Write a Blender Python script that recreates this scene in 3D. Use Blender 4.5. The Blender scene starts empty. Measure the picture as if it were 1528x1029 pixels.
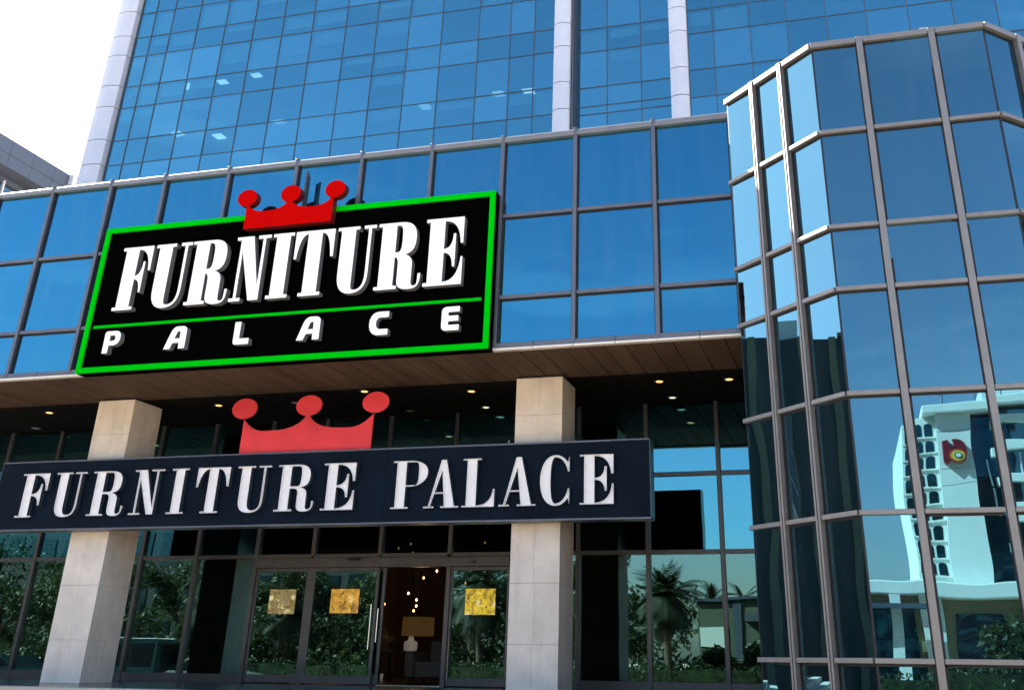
import bpy, bmesh, math, random
from mathutils import Vector, Matrix
from mathutils.geometry import delaunay_2d_cdt
R_ = random.Random(7)
S = 0.47                       # metres per survey unit (the survey origin is the eye of the photographer)
sc = bpy.context.scene
COL = sc.collection
rad = math.radians

def W(X, Y, Z):                # survey units -> metres, podium floor at z = 0
    return Vector((X * S, Y * S, (Z + 1) * S))

# ------------------------------------------------------------------ materials
def mat(name):
    m = bpy.data.materials.new(name); m.use_nodes = True
    nt = m.node_tree; nt.nodes.clear()
    out = nt.nodes.new('ShaderNodeOutputMaterial')
    return m, nt, out

def N(nt, t, **kw):
    n = nt.nodes.new(t)
    for k, v in kw.items():
        if k.startswith('_'):
            setattr(n, k[1:], v)
        else:
            n.inputs[k.replace('__', ' ')].default_value = v
    return n

def L(nt, a, ao, b, bi):
    nt.links.new(a.outputs[ao], b.inputs[bi])

def coords(nt, scale=(1, 1, 1)):
    g = nt.nodes.new('ShaderNodeNewGeometry')
    mp = nt.nodes.new('ShaderNodeMapping'); mp.inputs['Scale'].default_value = scale
    L(nt, g, 'Position', mp, 'Vector')
    return mp

def plain(name, c, rough=.5, metal=0.0, var=.12, scale=3.0, bump=0.0, bscale=60, spec=.5, emit=None, estr=0):
    m, nt, out = mat(name)
    p = N(nt, 'ShaderNodeBsdfPrincipled', Roughness=rough, Metallic=metal)
    p.inputs['Specular IOR Level'].default_value = spec
    mp = coords(nt)
    nz = N(nt, 'ShaderNodeTexNoise', Scale=scale, Detail=6.0, Roughness=.6)
    L(nt, mp, 0, nz, 'Vector')
    r = nt.nodes.new('ShaderNodeValToRGB')
    r.color_ramp.elements[0].position = .3; r.color_ramp.elements[1].position = .7
    r.color_ramp.elements[0].color = (*[x * (1 - var) for x in c], 1)
    r.color_ramp.elements[1].color = (*[min(1, x * (1 + var)) for x in c], 1)
    L(nt, nz, 'Fac', r, 'Fac'); L(nt, r, 'Color', p, 'Base Color')
    rr = N(nt, 'ShaderNodeMapRange'); rr.inputs['To Min'].default_value = max(0, rough - .08); rr.inputs['To Max'].default_value = min(1, rough + .1)
    L(nt, nz, 'Fac', rr, 'Value'); L(nt, rr, 0, p, 'Roughness')
    if bump:
        n2 = N(nt, 'ShaderNodeTexNoise', Scale=bscale, Detail=4.0); L(nt, mp, 0, n2, 'Vector')
        b = N(nt, 'ShaderNodeBump', Strength=bump, Distance=.01)
        L(nt, n2, 'Fac', b, 'Height'); L(nt, b, 0, p, 'Normal')
    if emit:
        p.inputs['Emission Color'].default_value = (*emit, 1); p.inputs['Emission Strength'].default_value = estr
    L(nt, p, 0, out, 'Surface')
    return m

def glass(name, tint, fac, back=None, trans=(.3, .5, .6), warp=.02, wscale=.35, rough=.0, dirt=.03, grazing=.25, rnd=0):
    """reflective architectural glass: tinted mirror over either a dark spandrel or a see-through tint"""
    m, nt, out = mat(name)
    gl = N(nt, 'ShaderNodeBsdfGlossy', Roughness=rough); gl.inputs['Color'].default_value = (*tint, 1)
    if back:
        bk = N(nt, 'ShaderNodeBsdfDiffuse'); bk.inputs['Color'].default_value = (*back, 1)
    else:
        bk = N(nt, 'ShaderNodeBsdfTransparent'); bk.inputs['Color'].default_value = (*trans, 1)
    mp = coords(nt)
    nz = N(nt, 'ShaderNodeTexNoise', Scale=wscale, Detail=2.0, Roughness=.4); L(nt, mp, 0, nz, 'Vector')
    b = N(nt, 'ShaderNodeBump', Strength=1.0, Distance=warp); L(nt, nz, 'Fac', b, 'Height')
    L(nt, b, 0, gl, 'Normal')
    lw = N(nt, 'ShaderNodeLayerWeight', Blend=.35)
    mr = N(nt, 'ShaderNodeMapRange'); mr.inputs['To Min'].default_value = fac; mr.inputs['To Max'].default_value = min(1, fac + grazing)
    L(nt, lw, 'Facing', mr, 'Value')
    if rnd:   # no two panes of a batch are quite alike
        oi = nt.nodes.new('ShaderNodeObjectInfo'); ma = nt.nodes.new('ShaderNodeMath'); ma.operation = 'MULTIPLY_ADD'
        ma.inputs[1].default_value = rnd; ma.inputs[2].default_value = -rnd/2; L(nt, oi, 'Random', ma, 0)
        ad = nt.nodes.new('ShaderNodeMath'); ad.operation = 'ADD'; ad.use_clamp = True; L(nt, mr, 0, ad, 0); L(nt, ma, 0, ad, 1); mr = ad
    mx = nt.nodes.new('ShaderNodeMixShader'); L(nt, mr, 0, mx, 'Fac'); L(nt, bk, 0, mx, 1); L(nt, gl, 0, mx, 2)
    # thin film of dust, streaked downwards
    mp2 = coords(nt, (3.0, 3.0, .35))
    n2 = N(nt, 'ShaderNodeTexNoise', Scale=1.6, Detail=5.0, Roughness=.65); L(nt, mp2, 0, n2, 'Vector')
    r2 = N(nt, 'ShaderNodeMapRange'); r2.inputs['From Min'].default_value = .4; r2.inputs['From Max'].default_value = .8
    r2.inputs['To Min'].default_value = 0; r2.inputs['To Max'].default_value = dirt; L(nt, n2, 'Fac', r2, 'Value')
    df = N(nt, 'ShaderNodeBsdfDiffuse'); df.inputs['Color'].default_value = (.45, .5, .52, 1)
    m2 = nt.nodes.new('ShaderNodeMixShader'); L(nt, r2, 0, m2, 'Fac'); L(nt, mx, 0, m2, 1); L(nt, df, 0, m2, 2)
    L(nt, m2, 0, out, 'Surface')
    return m

def emis(name, c, s):
    m, nt, out = mat(name)
    e = N(nt, 'ShaderNodeEmission', Strength=s); e.inputs['Color'].default_value = (*c, 1)
    L(nt, e, 0, out, 'Surface'); return m

def limestone(name, c):
    m, nt, out = mat(name)
    p = N(nt, 'ShaderNodeBsdfPrincipled', Roughness=.62)
    mp = coords(nt)
    nz = N(nt, 'ShaderNodeTexNoise', Scale=2.3, Detail=8.0, Roughness=.62); L(nt, mp, 0, nz, 'Vector')
    mps = coords(nt, (5, 5, .5)); st = N(nt, 'ShaderNodeTexNoise', Scale=1.2, Detail=5.0); L(nt, mps, 0, st, 'Vector')
    r = nt.nodes.new('ShaderNodeValToRGB')
    r.color_ramp.elements[0].color = (*[x * .84 for x in c], 1); r.color_ramp.elements[1].color = (*[x * 1.1 for x in c], 1)
    r.color_ramp.elements[0].position = .3; r.color_ramp.elements[1].position = .72
    L(nt, nz, 'Fac', r, 'Fac')
    r2 = nt.nodes.new('ShaderNodeValToRGB')
    r2.color_ramp.elements[0].color = (.80, .76, .70, 1); r2.color_ramp.elements[1].color = (1, 1, 1, 1)
    r2.color_ramp.elements[0].position = .34; r2.color_ramp.elements[1].position = .5
    L(nt, st, 'Fac', r2, 'Fac')
    mu = N(nt, 'ShaderNodeMix', _data_type='RGBA', _blend_type='MULTIPLY'); mu.inputs[0].default_value = .35
    nt.links.new(r.outputs[0], mu.inputs[6]); nt.links.new(r2.outputs[0], mu.inputs[7])
    nt.links.new(mu.outputs[2], p.inputs['Base Color'])
    n3 = N(nt, 'ShaderNodeTexNoise', Scale=90.0, Detail=4.0); L(nt, mp, 0, n3, 'Vector')
    b = N(nt, 'ShaderNodeBump', Strength=.25, Distance=.006); L(nt, n3, 'Fac', b, 'Height'); L(nt, b, 0, p, 'Normal')
    L(nt, p, 0, out, 'Surface'); return m

def foliage(name, c1, c2, trans=.3):
    m, nt, out = mat(name)
    mp = coords(nt)
    nz = N(nt, 'ShaderNodeTexNoise', Scale=2.5, Detail=4.0); L(nt, mp, 0, nz, 'Vector')
    r = nt.nodes.new('ShaderNodeValToRGB'); r.color_ramp.elements[0].color = (*c1, 1); r.color_ramp.elements[1].color = (*c2, 1)
    r.color_ramp.elements[0].position = .35; r.color_ramp.elements[1].position = .65
    L(nt, nz, 'Fac', r, 'Fac')
    p = N(nt, 'ShaderNodeBsdfPrincipled', Roughness=.5); L(nt, r, 0, p, 'Base Color')
    t = nt.nodes.new('ShaderNodeBsdfTranslucent'); L(nt, r, 0, t, 'Color')
    mx = nt.nodes.new('ShaderNodeMixShader'); mx.inputs[0].default_value = trans; L(nt, p, 0, mx, 1); L(nt, t, 0, mx, 2)
    L(nt, mx, 0, out, 'Surface'); return m

def poster_mat(name, seed, warm):
    """printed floral sheet: ochre ground, yellow blossoms, dark twigs at the top"""
    m, nt, out = mat(name)
    g = nt.nodes.new('ShaderNodeTexCoord')
    mp = nt.nodes.new('ShaderNodeMapping'); mp.inputs['Location'].default_value = (seed * 3.7, seed, 0); L(nt, g, 'Object', mp, 0)
    nz = N(nt, 'ShaderNodeTexNoise', Scale=8.0, Detail=5.0, Distortion=1.2); L(nt, mp, 0, nz, 'Vector')
    r = nt.nodes.new('ShaderNodeValToRGB')
    e = r.color_ramp.elements; e[0].position = .3; e[0].color = (.16, .09, .015, 1); e[1].position = .5; e[1].color = (*warm, 1)
    x = e.new(.62); x.color = (*[min(1, v*1.25) for v in warm], 1); y = e.new(.72); y.color = (.85, .75, .30, 1)
    L(nt, nz, 'Fac', r, 'Fac')
    v = N(nt, 'ShaderNodeTexVoronoi', Scale=9.0); L(nt, mp, 0, v, 'Vector')
    lt = nt.nodes.new('ShaderNodeMath'); lt.operation = 'LESS_THAN'; lt.inputs[1].default_value = .16; L(nt, v, 'Distance', lt, 0)
    mu = N(nt, 'ShaderNodeMix', _data_type='RGBA'); mu.inputs[7].default_value = (.07, .04, .02, 1)
    L(nt, lt, 0, mu, 0); nt.links.new(r.outputs[0], mu.inputs[6])
    v2 = N(nt, 'ShaderNodeTexVoronoi', Scale=4.2); L(nt, mp, 0, v2, 'Vector')      # pale blossoms
    fl = N(nt, 'ShaderNodeMapRange'); fl.inputs['From Min'].default_value = .30; fl.inputs['From Max'].default_value = .12; fl.inputs['To Max'].default_value = .85; L(nt, v2, 'Distance', fl, 'Value')
    mu2 = N(nt, 'ShaderNodeMix', _data_type='RGBA'); mu2.inputs[7].default_value = (.88, .78, .36, 1)
    L(nt, fl, 0, mu2, 0); nt.links.new(mu.outputs[2], mu2.inputs[6]); mu = mu2
    p = N(nt, 'ShaderNodeBsdfPrincipled', Roughness=.35); nt.links.new(mu.outputs[2], p.inputs['Base Color'])
    nt.links.new(mu.outputs[2], p.inputs['Emission Color']); p.inputs['Emission Strength'].default_value = .11   # glow added to the print to brighten the sheet
    L(nt, p, 0, out, 'Surface'); return m

def soffit_mat(name, c1, c2):
    m, nt, out = mat(name)
    p = N(nt, 'ShaderNodeBsdfPrincipled', Roughness=.75); p.inputs['Specular IOR Level'].default_value = .04
    mp = coords(nt, (1, .12, 1))
    nz = N(nt, 'ShaderNodeTexNoise', Scale=3.0, Detail=7.0); L(nt, mp, 0, nz, 'Vector')
    r = nt.nodes.new('ShaderNodeValToRGB'); r.color_ramp.elements[0].color = (*c1, 1); r.color_ramp.elements[1].color = (*c2, 1)
    r.color_ramp.elements[0].position = .3; r.color_ramp.elements[1].position = .7
    L(nt, nz, 'Fac', r, 'Fac'); L(nt, r, 0, p, 'Base Color'); L(nt, p, 0, out, 'Surface'); return m

M = {}
M['spandrel'] = glass('blue_mirror_glass', (.045, .23, .35), .86, back=(.004, .03, .07), warp=.006, wscale=.5, rough=.0, dirt=.04, grazing=.1, rnd=.1)
M['bay'] = glass('bay_mirror_glass', (.098, .23, .29), .82, back=(.002, .012, .022), warp=.008, wscale=.45, dirt=.02, grazing=.15, rnd=.08)
M['tower'] = glass('tower_glass', (.155, .455, .575), .56, trans=(.60, .84, .92), warp=.006, wscale=.35, dirt=.02, grazing=.05, rnd=.27)
M['shop'] = glass('shop_glass', (.27, .50, .50), .33, trans=(.46, .50, .48), warp=.003, wscale=.6, dirt=.006, grazing=.45)
M['shop_high'] = glass('shop_high_glass', (.13, .46, .60), .54, trans=(.34, .38, .38), warp=.003, wscale=.6, dirt=.002, grazing=.2)
M['alu'] = plain('anodised_aluminium', (.135, .14, .165), .38, .55, .1, 5, .05)
M['alu_bay'] = plain('champagne_aluminium', (.225, .21, .202), .38, .4, .08, 5, .04)
M['alu_dark'] = plain('dark_bronze_aluminium', (.085, .08, .08), .35, .4, .15, 4, .05)
M['alu_door'] = plain('brushed_door_aluminium', (.105, .10, .10), .35, .5, .12, 6, .05)
M['alu_line'] = plain('slim_mullion_paint', (.06, .075, .09), .45, .2, .1, 4)
M['gasket'] = plain('black_gasket', (.006, .007, .01), .6, 0, .1)
M['white_panel'] = plain('white_cladding', (.57, .585, .67), .42, 0, .04, 1.2, .03)
M['white_lip'] = plain('white_lip', (.75, .68, .60), .4, .1, .06, 3)
M['reveal'] = plain('dark_reveal', (.04, .055, .075), .35, .2, .1)
M['stone'] = limestone('limestone', (.80, .70, .60))
M['stone_edge'] = limestone('step_stone', (.52, .45, .37))
M['joint'] = plain('stone_joint', (.45, .39, .33), .9)
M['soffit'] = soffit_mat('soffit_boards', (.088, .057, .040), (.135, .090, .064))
M['soffit_shade'] = soffit_mat('soffit_shade_boards', (.0085, .0075, .007), (.014, .012, .011))  # shade of the deep recess put into the colour of the rear boards
M['groove'] = plain('soffit_groove', (.012, .009, .007), .8)
M['floor'] = plain('polished_granite', (.055, .065, .075), .18, 0, .2, 6)
M['sign_black'] = plain('sign_black', (.0012, .0012, .0014), .7, 0, .1, spec=.0)
M['sign_green'] = plain('sign_green', (.0, .46, .006), .6, 0, .04, spec=.0, emit=(0, .42, .004), estr=.02)
M['sign_white'] = plain('sign_white', (.88, .88, .88), .6, 0, .02, spec=.1, emit=(1, 1, 1), estr=.02)
M['sign_grey'] = plain('sign_return_grey', (.16, .16, .165), .45, .1, .05)
M['sign_red'] = plain('sign_red', (.43, .002, .002), .6, 0, .03, spec=.0, emit=(.75, .002, .002), estr=.02)
M['sign_redside'] = plain('sign_red_side', (.10, .002, .002), .5, 0, .05)
M['navy'] = plain('navy_panel', (.0040, .0095, .0190), .5, 0, .3, 1.1, .02, 40, spec=.06)
M['crown_red'] = plain('crown_red', (.78, .052, .062), .5, 0, .16, 1.3, .5, 1.6, spec=.25)
M['letter_face'] = plain('letter_face', (.90, .88, .88), .45, 0, .05, 8)
M['letter_rim'] = plain('letter_rim', (.84, .82, .82), .35, .1, .06, 8)
M['letter_side'] = plain('letter_return', (.10, .135, .15), .3, .6, .08, 8)
M['lamp_warm'] = emis('lamp_warm', (1.0, .46, .14), .55)
M['lamp_cool'] = emis('lamp_cool', (.95, .85, .6), .22)
M['lamp_off'] = plain('lamp_off', (.35, .34, .32), .3)
M['bulb'] = emis('showroom_bulb', (1.0, .50, .16), 1.3)
M['bulb_red'] = emis('red_lamp_glow', (1.0, .22, .08), .5)
M['shade_lit'] = plain('lamp_shade_cloth', (.09, .045, .014), .8, 0, .1, 9, emit=(.8, .42, .12), estr=.010)
M['ceramic'] = plain('white_ceramic', (.7, .66, .62), .2, emit=(1, .85, .7), estr=.02)
M['office_light'] = emis('office_light', (.95, 1.0, .95), .42)
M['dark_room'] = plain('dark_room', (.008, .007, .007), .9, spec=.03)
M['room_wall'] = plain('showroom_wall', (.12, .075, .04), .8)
M['office_wall'] = plain('office_wall', (.10, .13, .16), .8)
M['blind'] = plain('blind_cloth', (.85, .88, .86), .8, 0, .06)
M['wood'] = plain('dark_wood', (.06, .035, .02), .4)
M['sofa'] = plain('sofa_cloth', (.11, .095, .085), .9)
M['leaf'] = foliage('leaf_green', (.010, .022, .005), (.060, .088, .018))
M['palmleaf'] = foliage('palm_green', (.006, .013, .003), (.034, .050, .013))
M['hedge'] = foliage('hedge_green', (.008, .018, .005), (.035, .06, .014))
M['bark'] = plain('bark', (.12, .085, .055), .9, 0, .3, 8, .6, 25)
M['concrete'] = plain('grey_cladding', (.075, .092, .125), .5, .1, .06, .8, .03)
M['concrete_lt'] = plain('pale_cladding', (.62, .63, .65), .5, 0, .05)
M['dark_glass'] = glass('neighbour_glass', (.35, .5, .55), .4, back=(.01, .015, .02), dirt=.02)
M['olive'] = plain('olive_cladding', (.20, .165, .085), .55, .1, .25, .25)
M['olive_dk'] = plain('olive_dark_bay', (.035, .034, .022), .4, .1, .2, .3)
M['white_render'] = plain('white_render', (.74, .765, .71), .7, 0, .05, .7)
M['teal_glass'] = glass('teal_glass', (.35, .6, .65), .35, back=(.004, .03, .04), dirt=.02)
M['emblem_red'] = plain('emblem_red', (.20, .008, .02), .4)
M['emblem_orange'] = plain('emblem_orange', (.62, .11, .02), .4)
M['emblem_yellow'] = plain('emblem_yellow', (.80, .58, .10), .4)
M['car_dark'] = plain('car_paint_dark', (.018, .045, .05), .18, .3, .05)
M['car_silver'] = plain('car_paint_silver', (.42, .45, .46), .22, .6, .05)
M['car_glass'] = plain('car_glass', (.008, .01, .012), .06)
M['block_window'] = plain('block_window', (.004, .018, .022), .25)
M['block_wall'] = plain('block_wall', (.012, .016, .016), .7)
M['rubber'] = plain('rubber', (.012, .012, .012), .8)
M['chrome'] = plain('chrome', (.7, .7, .7), .12, 1.0, .03)
M['asphalt'] = plain('asphalt', (.05, .05, .052), .85, 0, .25, 1.5, .4, 80)
M['paving'] = plain('forecourt_paving', (.56, .47, .375), .75, 0, .12, .7, .2, 50)
M['bounce_pavers'] = plain('bounce_strip_pavers', (.33, .265, .20), .8, 0, .18, 1.1, .3, 40)
M['grass'] = plain('lawn', (.05, .09, .025), .9, 0, .4, 2, .5, 60)

# ------------------------------------------------------------------ geometry helpers
ROOTLOC = {}
def own_loc(o):
    return ROOTLOC.get(o.name, Vector((0, 0, 0))) if o else Vector((0, 0, 0))

def tag(o, label=None, cat=None, group=None, kind=None):
    if label: o['label'] = label
    if cat: o['category'] = cat
    if group: o['group'] = group
    if kind: o['kind'] = kind
    return o

def thing(name, label, cat, loc=(0, 0, 0), group=None):
    o = bpy.data.objects.new(name, None); COL.objects.link(o)
    o.empty_display_size = .2
    o.location = loc; ROOTLOC[o.name] = Vector(loc)
    return tag(o, label, cat, group)

def copy_tree(o, parent=None):
    c = o.copy(); COL.objects.link(c)
    if parent: c.parent = parent
    for ch in list(o.children): copy_tree(ch, c)
    return c

class MB:
    def __init__(s): s.bm = bmesh.new()
    def quad(s, *p):
        s.bm.faces.new([s.bm.verts.new(q) for q in p]); return s
    def box(s, a, b, bev=0):
        x0, y0, z0 = [min(p, q) for p, q in zip(a, b)]; x1, y1, z1 = [max(p, q) for p, q in zip(a, b)]
        v = [s.bm.verts.new(c) for c in ((x0,y0,z0),(x1,y0,z0),(x1,y1,z0),(x0,y1,z0),(x0,y0,z1),(x1,y0,z1),(x1,y1,z1),(x0,y1,z1))]
        f = [s.bm.faces.new([v[i] for i in q]) for q in ((0,3,2,1),(4,5,6,7),(0,1,5,4),(1,2,6,5),(2,3,7,6),(3,0,4,7))]
        if bev:
            es = {e for g in f for e in g.edges}
            bmesh.ops.bevel(s.bm, geom=list(es), offset=bev, segments=2, affect='EDGES', profile=.5)
        return s
    def obox(s, p, ux, uy, uz, bev=0):
        """box from corner p along three edge vectors"""
        p, ux, uy, uz = Vector(p), Vector(ux), Vector(uy), Vector(uz)
        cs = [p, p+ux, p+ux+uy, p+uy, p+uz, p+ux+uz, p+ux+uy+uz, p+uy+uz]
        v = [s.bm.verts.new(c) for c in cs]
        qs = ((0,3,2,1),(4,5,6,7),(0,1,5,4),(1,2,6,5),(2,3,7,6),(3,0,4,7))
        if ux.cross(uy).dot(uz) < 0: qs = [q[::-1] for q in qs]
        f = [s.bm.faces.new([v[i] for i in q]) for q in qs]
        if bev:
            es = {e for g in f for e in g.edges}
            bmesh.ops.bevel(s.bm, geom=list(es), offset=bev, segments=2, affect='EDGES', profile=.5)
        return s
    def prism(s, pts, vec):
        """closed outline of 3-D points swept by vec"""
        vec = Vector(vec)
        a = [s.bm.verts.new(p) for p in pts]; b = [s.bm.verts.new(Vector(p) + vec) for p in pts]
        n = len(pts)
        s.bm.faces.new(a); s.bm.faces.new(b[::-1])
        for i in range(n): s.bm.faces.new((a[i], b[i], b[(i+1) % n], a[(i+1) % n]))
        bmesh.ops.recalc_face_normals(s.bm, faces=s.bm.faces[:]); return s
    def tube(s, path, radii, n=8, cap=True):
        path = [Vector(p) for p in path]
        if not hasattr(radii, '__len__'): radii = [radii] * len(path)
        rings = []
        for i, p in enumerate(path):
            d = (path[min(i+1, len(path)-1)] - path[max(i-1, 0)]).normalized()
            up = Vector((0, 0, 1)) if abs(d.z) < .9 else Vector((0, 1, 0))
            a = d.cross(up).normalized(); b = a.cross(d)
            rings.append([s.bm.verts.new(p + (a * math.cos(t) + b * math.sin(t)) * radii[i]) for t in [2*math.pi*k/n for k in range(n)]])
        for r0, r1 in zip(rings, rings[1:]):
            for k in range(n): s.bm.faces.new((r0[k], r0[(k+1) % n], r1[(k+1) % n], r1[k]))
        if cap: s.bm.faces.new(rings[0][::-1]); s.bm.faces.new(rings[-1])
        return s
    def lathe(s, c, prof, n=20):
        """(radius, z) profile turned about a vertical axis through c"""
        rings = [[s.bm.verts.new((c[0] + r*math.cos(t), c[1] + r*math.sin(t), c[2] + z)) for t in [2*math.pi*k/n for k in range(n)]] for r, z in prof]
        for r0, r1 in zip(rings, rings[1:]):
            for k in range(n): s.bm.faces.new((r0[k], r0[(k+1) % n], r1[(k+1) % n], r1[k]))
        s.bm.faces.new(rings[0][::-1]); s.bm.faces.new(rings[-1]); return s
    def build(s, name, m, parent=None, smooth=False):
        off = own_loc(parent)
        me = bpy.data.meshes.new(name)
        if off.length: bmesh.ops.translate(s.bm, verts=s.bm.verts, vec=-off)
        s.bm.to_mesh(me); s.bm.free()
        for mm in (m if isinstance(m, (list, tuple)) else [m]): me.materials.append(mm)
        if smooth:
            for p in me.polygons: p.use_smooth = True
        o = bpy.data.objects.new(name, me); COL.objects.link(o)
        if parent: o.parent = parent; ROOTLOC[o.name] = off
        return o

# ------------------------------------------------------------------ camera
# orientation recovered from the vanishing points of the facade; the frame is a crop of a wider picture, hence the lens shift
Rm = Matrix(((0.966748588356289, 0.10109685813584894, 0.23489698207125345),
             (0.2554288856197391, -0.42620049738404103, -0.8678186564142617),
             (0.012379470997622733, 0.8989619354036389, -0.4378517870160666)))
cam = bpy.data.cameras.new('camera'); co = bpy.data.objects.new('camera', cam); COL.objects.link(co)
cam.sensor_width = 36; cam.lens = 1526.238 / 1528 * 36
cam.shift_x = (764 - 852.857) / 1528; cam.shift_y = (241.93 - 514.5) / 1528
cam.clip_end = 3000; cam.clip_start = .1
co.matrix_world = Matrix.Translation((0, 0, S)) @ Rm.to_4x4()
sc.camera = co

# ------------------------------------------------------------------ light
SUN = Vector((-.68, .33, .655)).normalized()
w = bpy.data.worlds.new('World'); sc.world = w; w.use_nodes = True
nt = w.node_tree; nt.nodes.clear()
wo = nt.nodes.new('ShaderNodeOutputWorld'); bg = nt.nodes.new('ShaderNodeBackground')
sky = nt.nodes.new('ShaderNodeTexSky'); sky.sky_type = 'NISHITA'; sky.sun_disc = False
sky.sun_elevation = math.asin(SUN.z); sky.sun_rotation = math.atan2(SUN.x, SUN.y)
sky.dust_density = 1.6; sky.air_density = 1.0; sky.ozone_density = 2.0
bg.inputs['Strength'].default_value = .08
# thin high cloud, drawn by direction in the sky itself
tc = nt.nodes.new('ShaderNodeTexCoord'); mp = nt.nodes.new('ShaderNodeMapping'); mp.inputs['Scale'].default_value = (1.6, 1.6, 6.5)
nt.links.new(tc.outputs['Generated'], mp.inputs['Vector'])
nz = N(nt, 'ShaderNodeTexNoise', Scale=1.9, Detail=8.0, Roughness=.55, Distortion=.4); L(nt, mp, 0, nz, 'Vector')
cr = nt.nodes.new('ShaderNodeMapRange'); cr.inputs['From Min'].default_value = .55; cr.inputs['From Max'].default_value = .85
cr.inputs['To Min'].default_value = 0; cr.inputs['To Max'].default_value = .26; L(nt, nz, 'Fac', cr, 'Value')
mx = N(nt, 'ShaderNodeMix', _data_type='RGBA'); mx.inputs[7].default_value = (7.5, 7.8, 8.2, 1)
L(nt, cr, 0, mx, 0); nt.links.new(sky.outputs[0], mx.inputs[6]); nt.links.new(mx.outputs[2], bg.inputs['Color'])
L(nt, bg, 0, wo, 'Surface')
sl = bpy.data.lights.new('sun', 'SUN'); sl.energy = 5.0; sl.angle = rad(.53); sl.color = (1, .94, .85)
so = bpy.data.objects.new('sun', sl); COL.objects.link(so)
so.rotation_euler = (-SUN).to_track_quat('-Z', 'Y').to_euler(); so.location = SUN * 120
sc.view_settings.view_transform = 'Standard'; sc.view_settings.look = 'None'
sc.view_settings.exposure = 2.4; sc.view_settings.gamma = 1
sc.cycles.use_denoising = True
sc.cycles.max_bounces = 10; sc.cycles.transparent_max_bounces = 12; sc.cycles.glossy_bounces = 5
sc.cycles.sample_clamp_indirect = 6; sc.cycles.caustics_reflective = False; sc.cycles.caustics_refractive = False

# ------------------------------------------------------------------ lettering
def cub(p0, c1, c2, p1, n=9):
    out = []
    for i in range(1, n + 1):
        t = i / n; a = 1 - t
        out.append((a**3*p0[0] + 3*a*a*t*c1[0] + 3*a*t*t*c2[0] + t**3*p1[0], a**3*p0[1] + 3*a*a*t*c1[1] + 3*a*t*t*c2[1] + t**3*p1[1]))
    return out
def path(*seq):
    pts = [seq[0]]
    for q in seq[1:]:
        if len(q) == 3: pts += cub(pts[-1], *q)
        else: pts.append(q)
    return pts
def rect(x0, y0, x1, y1): return [(x0, y0), (x1, y0), (x1, y1), (x0, y1)]

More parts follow.
